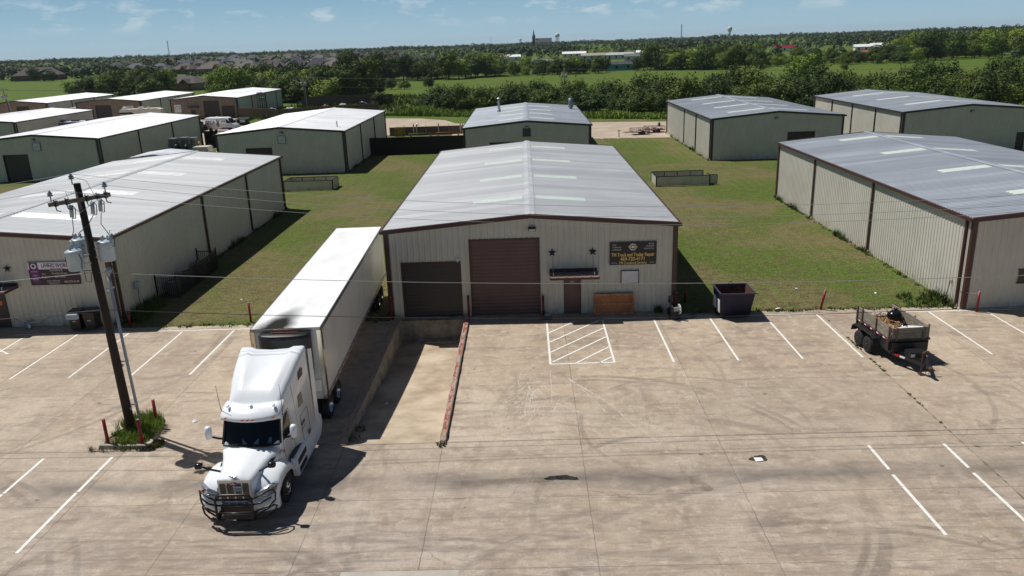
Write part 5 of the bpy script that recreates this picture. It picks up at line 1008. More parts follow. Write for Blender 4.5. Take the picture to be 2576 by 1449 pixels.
def plank_fence(x0, x1, y, h, mat, label, rail=True, y1=None):
    t = thing('board_fence', label, 'fence', (x0, y, 0)); a = MB(); y1 = y if y1 is None else y1; L_ = math.hypot(x1-x0, y1-y); n_ = max(4, int(L_/.15)); r = random.Random(int(abs(x0)*7))
    for k in range(n_):
        f0, f1 = k/n_, (k+1.0)/n_; hh = h+r.uniform(-.015,.015); X0, X1, Y0, Y1 = (x1-x0)*f0, (x1-x0)*f1, (y1-y)*f0+.012*(k%2), (y1-y)*f1+.012*(k%2)
        a.add([(X0,Y0,0),(X1,Y1,0),(X1,Y1,hh),(X0,Y0,hh),(X0,Y0+.02,0),(X1,Y1+.02,0),(X1,Y1+.02,hh),(X0,Y0+.02,hh)], [(0,1,2,3),(7,6,5,4),(3,2,6,7),(0,3,7,4),(1,5,6,2)])
    a.build('boards', mat, t)
    a = MB(); a.bar((0,0,h+.03),(x1-x0,y1-y,h+.03),.12,.05); a.bar((0,.06,h*.2),(x1-x0,y1-y+.06,h*.2),.05,.09); a.build('top_rail', mat, t); return t
fm = pm('black_stained_fence', S(18,15,15), .8, c2=S(10,9,9), scale=3, sc=(4,1,.3))
plank_fence(-21.2, -7.4, 67.4, 2.3, fm, 'tall black board fence between the white-roofed warehouse and the one with roof stacks')
plank_fence(-50.8, -48.6, 85, 2.3, fm, 'black board gate behind the van yard, between two white-roofed warehouses')
t_ = plank_fence(-48.4, -36.6, 82.2, 2.2, fm, 'dark board fence right of the black yard gate')
bf = pm('brown_fence', S(128,104,90), .85, c2=S(104,84,72), scale=1.5, sc=(2,1,.4))
plank_fence(-63.6, -53.5, 137.5, 2.2, bf, 'brown board fence right of the brick building behind the black dumpster', y1=131.5)
plank_fence(-53.4, -33, 131.4, 2.0, bf, 'long brown board fence enclosing the tow yard', y1=142)
plank_fence(-57, -33.5, 165, 2.6, pm('far_fence', S(96,82,76), .85), 'far brown board fence at the back of the tow yard')
plank_fence(-104, -97, 136, 2.4, pm('dark_gate', S(62,50,48), .8), 'dark board gates between the two leftmost brick buildings')
mesh_f = alpha_mat('fence_mesh', S(104,94,80), 9, .3, .6, (1,1,1), 1.0)
T_ = thing('mesh_fence', 'brown screened chain-link fence with tall posts beyond the black board fence', 'fence', (-22.4, 91, 0)); a = MB(); a.quad((0,0,0),(12.6,0,0),(12.6,0,1.4),(0,0,1.4)); a.build('mesh', pm('screen', S(104,92,78), .9, c2=S(84,76,66), scale=8), T_)
for x in (4.0,4.5,8.1,11.7,12.05): a = MB(); a.cyl((x,-.1,0),(x,-.1,1.85),.1,n=8); a.build('post', pm('pale_post', S(196,184,160), .7), T_)
a = MB(); [a.cyl((x,-.02,0),(x,-.02,1.75),.025,n=5) for x in (0,2.4,6,9.8)]; a.build('line_posts', M['steel'], T_)
T_ = thing('lift_machine', 'old yellow machine with a slatted top behind the black board fence', 'machine', (-20.3, 88.5, 0)); a = MB(); a.box(-.75,.75,-.6,.6,.2,1.35); a.box(-.8,.8,-.7,.7,1.35,1.6); a.build('body', pm('faded_yellow', S(150,128,40), .7, c2=S(80,68,34), scale=3), T_); a = MB(); [a.box(-.75+.22*k,-.62+.22*k,-.7,.7,1.6,1.75) for k in range(7)]; a.build('slats', pm('pale_slats', S(205,195,160), .7), T_)
for x, y, L_, lab in ((-18.6,86,3.9,'rusty steel pipe lying left behind the black board fence'),(-14.3,86.3,4.0,'rusty steel pipe lying right behind the black board fence')):
    T_ = thing('pipe', lab, 'pipe', (x, y, .0)); a = MB(); a.s = True; a.cyl((0,0,.75),(L_,0,.8),.1); a.build('pipe', M['rust'], T_); a = MB(); a.box(.3,.5,-.2,.2,0,.65); a.box(L_-.5,L_-.3,-.2,.2,0,.68); a.build('stand', M['wood_grey'], T_)
# utility trailers
def utrailer(loc, rz, L_, lab, deck, spare=False):
    t = thing('utility_trailer', lab, 'trailer', loc, rz); a = MB(); a.box(-L_/2,L_/2,-.8,.8,.45,.52); a.build('deck', deck, t)
    a = MB()
    for s_ in (-1,1):
        a.bar((-L_/2,s_*.8,1.0),(L_/2,s_*.8,1.0),.05); a.bar((-L_/2,s_*.8,.48),(L_/2,s_*.8,.48),.08,.12)
        for k in range(5): x = -L_/2+L_*k/4; a.bar((x,s_*.8,.45),(x,s_*.8,1.0),.05)
    for x in (-L_/2,L_/2): a.bar((x,-.8,1.0),(x,.8,1.0),.05); [a.bar((x,y,.45),(x,y,1.0),.04) for y in (-.3,.3)]
    a.bar((-L_/2,-.6,.45),(-L_/2-1.2,0,.45),.07); a.bar((-L_/2,.6,.45),(-L_/2-1.2,0,.45),.07); a.build('rail_frame', pm('rail_rust', S(110,66,44), .8, c2=S(56,44,40), scale=4), t)
    for s_ in (-1,1):
        a = MB(); a.s = True; a.lathe([(.001,-.1),(.2,-.1),(.33,-.1),(.35,-.05),(.35,.05),(.33,.1),(.001,.1)], 16, (.3,s_*.98,.35), 'y'); w_ = a.build('wheel', M['black_rubber'], t)
    if spare: a = MB(); a.s = True; a.lathe([(.001,-.1),(.33,-.1),(.35,0),(.33,.1),(.001,.1)], 16, (L_*.32,.5,1.15), 'x'); a.build('spare_wheel', M['black_rubber'], t)
    return t
utrailer((17.4,82.0,0), .12, 2.7, 'rusty utility trailer with grey plank deck, left of the pair on the far lane', M['wood_grey']); utrailer((20.0,84.2,0), .16, 2.9, 'rusty utility trailer with red deck and spare wheel on the far lane', pm('red_deck', S(120,66,58), .8, c2=S(84,60,56)), True)
T_ = thing('gate_post', 'thin dark post on the lawn edge by the far lane', 'post', (13.9,79.0,0)); a = MB(); a.cyl((0,0,0),(0,0,1.1),.06); a.box(-.1,.08,-.06,.06,1.0,1.14); a.build('post', M['trim_brown'], T_)
# roof stacks
T_ = thing('roof_stack', 'tall galvanised flue with conical cap on the left roof slope', 'chimney', (-3.6,70.5,5.02)); a = MB(); a.s = True; a.cyl((0,0,0),(0,0,1.75),.17,n=14); a.cyl((0,0,0),(0,0,.35),.24,n=14); a.build('flue', M['steel'], T_); a = MB(); a.s = True; a.lathe([(.3,1.78),(.02,1.98)], 14); a.lathe([(.001,1.77),(.3,1.77)], 14); a.build('cap', M['steel'], T_)
T_ = thing('roof_stack', 'short wide grey exhaust stack on the right roof slope', 'chimney', (6.5,74.5,4.75)); a = MB(); a.s = True; a.cyl((0,0,.3),(0,0,1.55),.34,n=16); a.cyl((0,0,0),(0,0,.35),.24,n=14); a.lathe([(.36,.65),(.38,.7),(.36,.75)],16); a.build('stack', pm('slate_metal', S(110,122,130), .5, .4), T_)
T_ = thing('roof_vent', 'thin vent pipe on the white roof beside the black fence', 'vent', (-22.9,56.6,4.95)); a = MB(); a.cyl((0,0,0),(0,0,.75),.07); a.build('pipe', M['steel'], T_)
# equipment yard between the left warehouses
T_ = thing('equipment_rack', 'dark steel platform carrying strapped grey rooftop units', 'equipment', (-42.0,57.0,.35)); a = MB(); a.box(-2.4,2.3,-1.5,1.5,2.5,2.62); 
for x in (-2.3,0,2.2):
    for y in (-1.4,1.4): a.box(x-.06,x+.06,y-.06,y+.06,0,2.5)
a.build('platform', M['black'], T_)
for k, (x, y, w, h) in enumerate(((-1.3,0,1.0,.75),(0,.2,1.1,.8),(1.2,-.1,.9,.78))):
    a = MB(); a.box(x-w/2,x+w/2,y-.7,y+.7,2.62,2.62+h); a.box(x-w/2+.05,x+w/2-.05,y-.6,y+.6,2.66+h,2.62+h+.5); u_ = a.build('rooftop_unit', pm('unit_grey', S(112,118,112), .5, c2=S(78,84,82), scale=2), T_); a = MB(); a.bar((x,y-.72,2.62),(x,y-.72,3.3+h*.6),.06); a.bar((x,y-.72,3.18+h*.65),(x,y+.72,3.18+h*.65),.06); a.build('strap', M['black'], u_)
a = MB(); a.s = True; a.ball((-.7,-.85,2.95),.25,.2,.25); a.ball((.5,-.85,2.9),.25,.2,.22); a.build('motor', M['trim_dark'], T_); a = MB(); a.s = True; a.cyl((2.0,-.4,2.62),(2.0,-.4,3.4),.14); a.build('yellow_cylinder', pm('yellow_can', S(196,150,70), .5), T_)
T_ = thing('equipment_cabinet', 'beige panel cabinet beside the steel equipment platform', 'cabinet', (-39.3,55.6,0)); a = MB(); a.box(-.9,.9,-.8,.8,0,3.3); a.build('body', M['wall'], T_); a = MB(); a.box(-.93,-.85,-.83,-.78,0,2.97); a.box(-.03,.03,-.83,-.8,0,2.95); a.box(.85,.93,-.83,-.78,0,2.97); a.build('frame', M['trim_dark'], T_)
T_ = thing('cargo_trailer', 'small white box trailer between the two left warehouses', 'trailer', (-37.6,58.5,0)); a = MB(); a.s = True; a.loft([[(-1.0,y,.4),(1.0,y,.4),(1.0,y,2.15),(.85,y,2.38),(-.85,y,2.38),(-1.0,y,2.15)] for y in (-1.9,-1.8,1.8,1.9)]); a.build('body', M['white_paint'], T_)
for s_ in (-1,1): a = MB(); a.lathe([(.001,-.1),(.33,-.1),(.33,.1),(.001,.1)], 14, (s_*1.02,0,.34), 'x'); a.build('wheel', M['black_rubber'], T_)
T_ = thing('canopy', 'low galvanised canopy roof behind the church building', 'canopy', (-41.6,49.5,0)); a = MB(); 
ribroof(a, 2.7, -2.2, 2.6, 3.2, 3.5, -1); ribroof(a, 2.7, -2.2, 2.6, 3.2, 3.5, 1); a.build('roof', M['roof'], T_); a = MB(); [a.cyl((x,y,0),(x,y,3.2),.06) for x in (-2.5,2.5) for y in (-1.5,1.5)]; a.build('post', M['steel'], T_)
# vehicles far
def van(loc, rz, col, lab, tex=True):
    t = thing('van', lab, 'van', loc, rz); a = MB(); a.s = True   # nose towards +x
    def sec(y, k, zc): return [(-2.9,y,.45),(-2.95,y,1.2),(-2.85,y,2.45*zc),(-2.6,y,2.6*zc),(.9*k+.2,y,2.6*zc),(1.5,y,2.45*zc),(2.25,y,1.5),(2.85,y,1.2),(2.95,y,.8),(2.9,y,.4)]
    a.loft([sec(-1.0,.9,.93),sec(-.97,1,.985),sec(-.8,1,1),sec(.8,1,1),sec(.97,1,.985),sec(1.0,.9,.93)]); a.build('body', col, t)
    a = MB()
    for s_ in (-1,1): a.add([(1.35,s_*1.015,1.55),(1.3,s_*1.0,2.2),(1.55,s_*1.0,2.2),(2.05,s_*1.015,1.55)], [(0,1,2,3)])
    a.quad((1.6,-.85,2.4),(1.6,.85,2.4),(2.25,.9,1.56),(2.25,-.9,1.56)); a.build('windows', M['glass'], t)
    for x in (-1.9,1.9):
        for s_ in (-1,1): a = MB(); a.s = True; a.lathe([(.001,-.12),(.22,-.12),(.34,-.12),(.36,0),(.34,.12),(.001,.12)], 18, (x,s_*.93,.36), 'y'); a.build('wheel', M['black_rubber'], t)
    a = MB(); a.box(2.86,2.98,-.95,.95,.35,.75); a.build('bumper', M['black'], t)
    for s_ in (-1,1): a = MB(); a.box(1.95,2.1,s_*1.0-.02 if s_ > 0 else -1.25,1.25 if s_ > 0 else -.98,1.55,1.95); a.build('mirror', M['black'], t)
    if tex:
        a = MB(); a.box(-2.96,-2.9,-.9,-.75,.9,1.5); a.build('tail_light', M['red_lens'], t); a = MB(); a.box(-1.2,-.6,-.4,.4,2.6,2.72); a.build('roof_vent', M['white_paint'], t)
    return t
v_ = van((-56.6,108.6,0), -.12, M['white_paint'], 'white cargo van with purple SPCA lettering and paw artwork'); pl_ = pm('purple_vinyl', S(84,44,140), .4)
text('SPCA', .75, pl_, v_, (-1.75,-1.025,1.75), bold=.012); text('SPCA', .4, pl_, v_, (.75,-1.025,1.85), bold=.01)
a = MB(); a.s = True; a.ball((-.35,-1.01,1.35),.3,.02,.5,10,6); a.ball((-.45,-1.01,2.0),.14,.02,.3,8,5); a.ball((-.15,-1.01,1.95),.1,.02,.25,8,5); a.build('dog_artwork', pm('dog_art', S(160,140,145), .5, c2=S(70,60,80), scale=5), v_)
a = MB(); a.wallprism([(-.3,.5),(2.4,.5),(2.4,.75),(.6,.8)], -1.02, -1.012); a.build('purple_swoosh', pl_, v_)
van((-62.3,107.5,0), -.15, pm('dark_van', S(30,34,40), .2), 'dark van mostly hidden behind the leftmost warehouse end', False)
def motorhome(loc, rz, L_, lab):
    t = thing('motorhome', lab, 'motorhome', loc, rz); a = MB(); a.s = False
    a.loft([[(x,y,.5) for x,y in ()] or [(-L_/2,y,.5),(-L_/2,y,3.0),(-L_/2+.2,y,3.2),(L_/2-.9,y,3.25),(L_/2-.1,y,3.0),(L_/2+.1,y,2.3),(L_/2-.6,y,2.1),(L_/2-.4,y,1.6),(L_/2+.6,y,1.2),(L_/2+.7,y,.5)] for y in (-1.2,1.2)]); a.build('body', pm('motorhome_shell', S(228,224,212), .4, c2=S(205,200,188)), t)
    a = MB()
    for x in (-2.2,-.6,1.1,2.2): a.box(x,x+.8,-1.22,-1.205,1.7,2.35)
    a.build('windows', M['glass'], t); a = MB(); a.box(-L_/2+.4,-L_/2+1.2,-.5,.5,3.2,3.55); a.box(-.6,.3,-.4,.4,3.22,3.6); a.box(1.2,1.7,-.3,.3,3.22,3.5); a.build('roof_unit', M['white_paint'], t)
    for x in (-L_/2+1.8,L_/2-.6):
        a = MB(); a.lathe([(.001,-.12),(.4,-.12),(.4,.12),(.001,.12)], 14, (x,-1.12,.4), 'y'); a.build('wheel', M['black_rubber'], t)
    a = MB(); a.box(-L_/2,-L_/2+2.6,-1.215,-1.2,2.2,2.6); a.build('stripe', pm('navy_stripe', S(28,40,62), .4), t); return t
motorhome((-82,131,0), .12, 8.5, 'cream motorhome parked between the two right brick buildings'); 
T_ = thing('coach', 'long pale coach roof with black vents, parked behind the leftmost warehouse', 'motorhome', (-77.8,99.8,0), .12); a = MB(); a.box(-5,5,-1.25,1.25,.4,3.3); a.build('body', pm('coach_paint', S(110,106,140), .4), T_); a = MB(); a.box(-4.9,4.9,-1.2,1.2,3.3,3.4); a.build('roof', M['white_paint'], T_)
for x in (-3.6,-1.2,1.2,2.8): a = MB(); a.box(x-.6,x+.5,-.5,.4,3.4,3.62); a.build('roof_vent', M['black'], T_)
T_ = thing('trailer_box', 'white box trailer behind the dark gates, left of the RV repair building', 'trailer', (-100.5,140,0)); a = MB(); a.box(-1.6,1.6,-1.2,1.2,.5,3.4); a.build('body', M['white_paint'], T_); a = MB(); a.box(-1.62,1.62,-1.22,-1.2,2.4,2.6); a.build('stripe', M['grey_box'], T_)
T_ = thing('waste_container', 'black waste container with white sign beside the picnic tables', 'dumpster', (-57.0,121.2,0), .1); a = MB(); a.loft([[(-1.0,-.7,0),(1.0,-.7,0),(1.0,.7,0),(-1.0,.7,0)],[(-1.15,-.85,1.15),(1.15,-.85,1.15),(1.15,.85,1.4),(-1.15,.85,1.4)]]); a.build('body', M['black'], T_); a = MB(); a.box(-.5,.5,-.84,-.8,.55,1.05); a.build('sign', M['white_paint'], T_)
def picnic(loc, lab):
    t = thing('picnic_table', lab, 'picnic table', loc, .1); a = MB(); a.box(-1.5,1.5,-.4,.4,.8,.86); a.build('table_top', pm('pale_wood', S(205,185,155), .7), t)
    for s_ in (-1,1): a = MB(); a.box(-1.5,1.5,s_*.8-.14,s_*.8+.14,.48,.53); a.build('bench', M['wood_grey'], t)
    for x in (-1.1,1.1): a = MB(); a.bar((x,-.85,0),(x,.3,.8),.08); a.bar((x,.85,0),(x,-.3,.8),.08); a.build('leg', M['wood_grey'], t)
picnic((-60.9,126.5,0), 'pale picnic table farther from the black waste container'); picnic((-60.0,122.6,0), 'picnic table nearest the black waste container')
def pickup(loc, rz, col, lab, bar_=False):
    t = thing('pickup_truck', lab, 'truck', loc, rz); a = MB(); a.s = False
    a.loft([[(-2.7,y,.5),(-2.7,y,1.1),(-.6,y,1.1),(-.5,y,1.85*k),(.7,y,1.85*k),(1.3,y,1.2),(2.6,y,1.1),(2.7,y,.5)] for y,k in ((-.95,.96),(-.85,1),(.85,1),(.95,.96))]); a.build('body', col, t)
    a = MB(); a.quad((-.35,-.96,1.2),(.95,-.96,1.2),(.6,-.93,1.68),(-.35,-.93,1.68)); a.quad((1.28,-.8,1.25),(1.28,.8,1.25),(.78,.75,1.76),(.78,-.75,1.76)); a.build('windows', M['glass'], t)
    for x in (-1.7,1.7):
        for s_ in (-1,1): a = MB(); a.lathe([(.001,-.1),(.38,-.1),(.38,.1),(.001,.1)], 14, (x,s_*.88,.38), 'y'); a.build('wheel', M['black_rubber'], t)
    a = MB(); a.box(-.1,.2,-.7,.7,1.86,2.0); a.build('light_bar', M['red_lens'] if bar_ else M['white_paint'], t); return t
pickup((-52.8,139.5,0), .1, M['white_paint'], 'white tow truck with red light bar behind the brown fence', True); pickup((-56.2,137.6,0), .1, pm('silver', S(190,195,200), .3, .4), 'silver pickup left of the white tow truck behind the brown fence'); pickup((-45.5,142.5,0), .15, pm('wine', S(120,40,50), .3), 'dark red truck in the tow yard'); pickup((-42.3,146,0), .1, pm('pale', S(215,218,222), .3), 'white pickup nearest the far utility pole in the tow yard'); pickup((-38.5,150,0), .1, pm('navyc', S(60,66,80), .3), 'dark pickup at the right end of the tow yard')
T_ = thing('storage_rack', 'tall red and blue pallet rack beside the brick building side wall', 'rack', (-62.7,150,0)); a = MB()
for y in (-1.6,0,1.6): [a.box(x,x+.1,y-.05,y+.05,0,4.9) for x in (0,1.0)]
a.build('upright', pm('rack_blue', S(36,40,60), .5), T_); a = MB()
for z in (1.4,2.9,4.2): a.box(0,.06,-1.6,1.6,z,z+.14); a.box(1.04,1.1,-1.6,1.6,z,z+.14)
a.build('beam', pm('rack_red', S(160,70,50), .5), T_); a = MB(); a.box(.1,.9,-1.4,-.2,4.35,4.9); a.box(.1,.9,.2,1.3,3.05,3.6); a.build('load', pm('rack_load', S(190,192,195), .6, c2=S(90,90,94), scale=3), T_)
# far utility poles
def upole(x, y, h, lab, lean=0, tr=2):
    t = thing('utility_pole', lab, 'utility pole', (x,y,0), 0); a = MB(); a.s = True; a.tube([(0,0,0),(lean,0,h)], [.17,.11], 10); a.build('pole', pm('pole_grey', S(110,98,88), .85), t)
    a = MB(); a.bar((lean*.94-1.1,0,h*.94),(lean*.94+1.1,0,h*.94),.1); a.build('crossarm', pm('pole_arm', S(96,90,86), .85), t)
    for k in range(tr): a = MB(); a.s = True; xx = (-.45,.45,.0)[k]; a.lathe([(.001,0),(.22,0),(.24,.7),(.1,.85),(.001,.86)], 12, (lean*.8+xx,-.25,h*.74)); a.build('transformer', M['grey_box'], t)
    for xx in (-.95,0,.95): a = MB(); a.cyl((lean*.94+xx,0,h*.94),(lean*.94+xx,0,h*.94+.3),.05,n=6); a.build('insulator', M['grey_box'], t)
    if tr: a = MB(); a.cyl((.3,-.15,0),(lean*.7+.3,-.15,h*.7),.06,n=6); a.build('conduit', M['grey_box'], t)
    return t
upole(-51.8, 150, 8.2, 'far utility pole with two pale transformers at the tow yard'); upole(9.2, 146, 8.2, 'far utility pole with transformers rising behind the roof stacks'); upole(-101.8, 118.5, 9.0, 'utility pole with transformers at the left edge beside the brick buildings', -1.3)
upole(-142, 352, 9.5, 'bare dark pole rising behind the hip-roofed brick house', 0, 0); upole(-186, 420, 10, 'dark street pole among the left suburb roofs', 0, 0)
def farspan(p, q, sag, lab, r=.014):
    t = thing('power_line', lab, 'wire', p, 0, 'overhead wires'); P, Q = Vector(p), Vector(q); a = MB(); a.tube([(Q-P)*(i/20)-Vector((0,0,4*sag*(i/20)*(1-i/20))) for i in range(21)], r, 4, False); a.build('wire', wb_, t)
for k, (dx, z) in enumerate(((-.95,8.0),(.95,8.0),(0,6.0))):
    nm = ('left upper','right upper','lower')[k]
    farspan((-51.8+dx,150,z), (9.2+dx,146,z), 1.1, nm+' wire between the two far poles in front of the thicket'); farspan((-103+dx,118.5,z+.4), (-51.8+dx,150,z), 1.0, nm+' wire over the brick buildings roofs'); farspan((9.2+dx,146,z), (140,108,z), 1.5, nm+' wire running right over the thicket')
# ============================================================ VEGETATION
def tuft(mb, x, y, z, r, h, n_, rnd, wd=.02):
    for k in range(n_):
        a_ = rnd.uniform(0,2*PI); q = r*math.sqrt(rnd.random()); px_, py_ = x+q*math.cos(a_), y+q*math.sin(a_); b = rnd.uniform(0,2*PI); L_ = h*rnd.uniform(.5,1.15); sp_ = rnd.uniform(.1,.6)*L_
        ax, ay = math.cos(b)*wd, math.sin(b)*wd; dx, dy = math.cos(b+1.6)*sp_, math.sin(b+1.6)*sp_
        mb.add([(px_-ax,py_-ay,z),(px_+ax,py_+ay,z),(px_+dx*.4+ax*.7,py_+dy*.4+ay*.7,z+L_*.6),(px_+dx*.4-ax*.7,py_+dy*.4-ay*.7,z+L_*.6),(px_+dx,py_+dy,z+L_)], [(0,1,2,3),(3,2,4)])
rg = random.Random(5)
g = MB()
for k in range(520):
    while True:
        x, y = rg.uniform(-16.6,-14.3), rg.uniform(-14,-11.3)
        if ((x+15.45+(y+12.8)*.08)/.95)**2+((y+12.8)/1.35)**2 < .9 and not (y < -13.2 and x < -15.9): break
    tuft(g, x, y, .1, .08, .42 if y > -12.9 else .24, 6, rg, .011)
stuff(g.build('island_grass', M['blade']), 'long green grass growing round the utility pole base', 'grass')
g = MB()
for k in range(60): tuft(g, rg.uniform(-14.5,-14.1), rg.uniform(-14.1,-13.5), .0, .1, .15, 6, rg, .02)
for k in range(50): x = rg.uniform(-16.7,-14.5); tuft(g, x, -14.15+rg.uniform(-.05,.05), .02, .05, .22, 5, rg, .008)
stuff(g.build('kerb_weeds', M['blade_dry']), 'dry weeds hanging over the kerb of the pole island', 'grass')
g = MB()
def wallweeds(x, y0, y1, side_, n_, hm, seed):
    r = random.Random(seed)
    for k in range(n_):
        y = r.uniform(y0,y1); m_ = max(0, math.sin(y*1.3+seed)+math.sin(y*.47+seed*2)*.8)
        if r.random() > .25+.5*m_: continue
        tuft(g, x+side_*r.uniform(.02,.35), y, 0, .1, hm*(.35+.5*m_)*r.uniform(.6,1.1), 7, r, .018)
wallweeds(-22.5,.3,31,1,420,.55,3); wallweeds(22.3,-1,30,-1,520,.5,7); wallweeds(7.7,0,31,1,160,.25,5); wallweeds(21.6,53,82,-1,200,.5,8); wallweeds(-21.3,53,67,1,150,.4,9)
for k in range(170): tuft(g, -23+rg.uniform(-.1,1.6), .6+rg.uniform(-.5,2.8), 0, .12, rg.uniform(.3,.8), 7, rg, .016)
for k in range(120): tuft(g, 21.9+rg.uniform(-1.9,.3), rg.uniform(-.6,1.6), 0, .12, rg.uniform(.1,.35), 7, rg, .02)
for k in range(22): tuft(g, 6.75+rg.uniform(-.2,.2), -.2+rg.uniform(-.1,.05), 0, .05, .4, 7, rg, .012)
for k in range(260):   # ragged lawn edge along the lot
    x = rg.choice((rg.uniform(-22,-7.8), rg.uniform(7.8,22.2), rg.uniform(7.8,22.2))); tuft(g, x, -.45+rg.uniform(-.16,.08)+.1*math.sin(x*1.7), 0, .16, rg.uniform(.04,.14), 9, rg, .022)
stuff(g.build('wall_weeds', M['weed']), 'green weeds along the warehouse walls and the lawn edge', 'weeds')
g = MB()
for k in range(5000):
    x = rg.choice((rg.uniform(-22,-7.9), rg.uniform(7.9,22)));
    y = -.4+(rg.random()**1.6)*26; tuft(g, x, y, -.02, .16, rg.uniform(.02,.05), 4, rg, .014)
stuff(g.build('mown_grass', M['blade_dry']), 'short mown grass blades on the lawns beside the shop', 'grass')
g = MB()
for k in range(70): y = rg.uniform(-15,-1.3); 
for k in range(90):
    y = -1.3-13*rg.random(); 
    if math.sin(y*2.1)+math.sin(y*.9+1) > .1: tuft(g, 15.05+rg.uniform(-.04,.04), y, .005, .05, .07, 6, rg, .02)
tuft(g, -3.5, -14.25, .0, .2, .12, 60, rg, .02); tuft(g, -6.9, -13.6, .0, .3, .12, 60, rg, .02); tuft(g, -6.8, -12.7, -.1, .25, .12, 60, rg, .02)
stuff(g.build('joint_weeds', M['blade_dry']), 'small weeds growing in the pavement joint and at the dock wall ends', 'weeds')
# tree prototypes
def crown(seed, n_, lobes, R_, Hh, leaf, z0, flat=.8):
    r = random.Random(seed); a = MB(); L_ = []
    for k in range(lobes):
        t_ = r.uniform(0,2*PI); q = R_*.62*math.sqrt(r.random()); zz = z0+Hh*(.22+.62*r.random())*(1-.25*q/R_); rad = R_*r.uniform(.28,.5)*(1-.3*abs((zz-z0)/Hh-.45)); L_.append((Vector((q*math.cos(t_),q*math.sin(t_),zz)), rad))
    SP = []
    for k in range(26):
        c, rad = r.choice(L_); t_ = r.uniform(0,2*PI); e = r.uniform(.2,1.3); v = Vector((math.cos(t_)*math.cos(e), math.sin(t_)*math.cos(e), math.sin(e))); SP.append((c+v*rad*.8, v, rad*r.uniform(.5,1.0)))
    sprig = int(n_*.16)
    for k in range(n_):
        if k < sprig: q0, v, ln = r.choice(SP); f = r.random(); d = Vector((r.gauss(0,1),r.gauss(0,1),r.gauss(0,1))).normalized(); p = q0+v*ln*f+d*.22*(1.15-f)*R_*.25
        else: c, rad = r.choice(L_); d = Vector((r.gauss(0,1),r.gauss(0,1),r.gauss(0,1)+.25)).normalized(); p = c+Vector((d.x,d.y,d.z*flat))*rad*r.uniform(.6,1.12)
        nrm = (d*1.3+Vector((r.uniform(-.75,.75),r.uniform(-.75,.75),r.uniform(-.4,.8)))).normalized(); u_ = nrm.orthogonal().normalized(); v_ = nrm.cross(u_); s_ = leaf*r.uniform(.5,1.25)*(.7 if k < sprig else 1); an = r.uniform(0,PI); U = (u_*math.cos(an)+v_*math.sin(an))*s_; V = (v_*math.cos(an)-u_*math.sin(an))*s_*r.uniform(.45,.9)
        a.add([p-U, p-V*.8+U*.2, p+U, p+V], [(0,1,2,3)])
    return a
def trunk(mb, seed, h, r0, br, R_):
    r = random.Random(seed); mb.s = True; top = Vector((r.uniform(-.3,.3), r.uniform(-.3,.3), h)); mb.tube([(0,0,0), top*.5+Vector((r.uniform(-.15,.15),0,0)), top], [r0,r0*.8,r0*.6], 7)
    for k in range(br): t_ = 2*PI*k/br+r.uniform(-.4,.4); e = top+Vector((math.cos(t_)*R_*.6, math.sin(t_)*R_*.6, R_*r.uniform(.5,1.0))); mb.tube([top*.85, top.lerp(e,.5)+Vector((0,0,.2)), e], [r0*.55,r0*.35,r0*.12], 5)
def make_tree(name, seed, n_, lobes, R_, Ht, leaf, mat, bare=.25, br=5, lab='', cat='tree', flat=.8):
    t = thing(name, lab, cat, (0,0,-200)); z0 = Ht*bare; crown(seed, n_, lobes, R_, Ht-z0, leaf, z0, flat).build('crown', M[mat], t); a = MB(); trunk(a, seed, Ht*(bare+.15), .04*Ht*.75, br, R_); a.build('trunk', M['trunk'], t); return t
P_tree = [make_tree('tree', 10+k, 5200, 24, 5.0, 8.8, .27, m_, .04) for k, m_ in enumerate(('leaf','leaf_dark','leaf','leaf_light'))]
P_bush = [make_tree('bush', 30+k, 3000, 15, 3.2, 4.6, .185, m_, .0, 4, cat='bush', flat=.9) for k, m_ in enumerate(('leaf','leaf_dark','leaf','leaf_dark'))]
USED = {}
def plant(protos, x, y, lab, group, sc, r, z=None, sz=None):
    p = r.choice(protos)
    o = dup(p, (x, y, (terr(x,y)-.1) if z is None else z), r.uniform(0,6.28), lab, group, (sc*r.uniform(.85,1.1), sc*r.uniform(.85,1.15), (sz or sc)*r.uniform(.72,1.28)))
    return o
def quadpt(Q, u, v):
    (a, b, c, d) = Q; return (a[0]*(1-u)*(1-v)+b[0]*u*(1-v)+c[0]*u*v+d[0]*(1-u)*v, a[1]*(1-u)*(1-v)+b[1]*u*(1-v)+c[1]*u*v+d[1]*(1-u)*v)
def scatter(protos, Q, nx, ny, lab, group, s0, s1, seed, jit=.42, skip=None, sz=None):
    r = random.Random(seed)
    for j in range(ny):
        for i in range(nx):
            u = (i+.5+r.uniform(-jit,jit))/nx; v = (j+.5+r.uniform(-jit,jit))/ny; x, y = quadpt(Q, u, v)
            if skip and skip(x, y): continue
            s_ = r.uniform(s0, s1); plant(protos, x, y, lab, group, s_, r, sz=None if sz is None else s_*sz)
# thicket behind the lane
scatter(P_bush, [(-24,142),(22,117),(24,154),(-16,172)], 15, 6, 'dark green bush in the thicket behind the warehouse with roof stacks', 'bushes in the thicket behind the stacks warehouse', .65, 1.35, 1, sz=.8)
scatter(P_bush, [(22,117),(80,104),(90,150),(24,154)], 16, 7, 'dark green bush in the thicket behind the two right-hand second row warehouses', 'bushes in the thicket behind the right warehouses', .7, 1.5, 2, sz=.92)
def stuffwood(protos_src, name, lab, pts, mat):
    pass
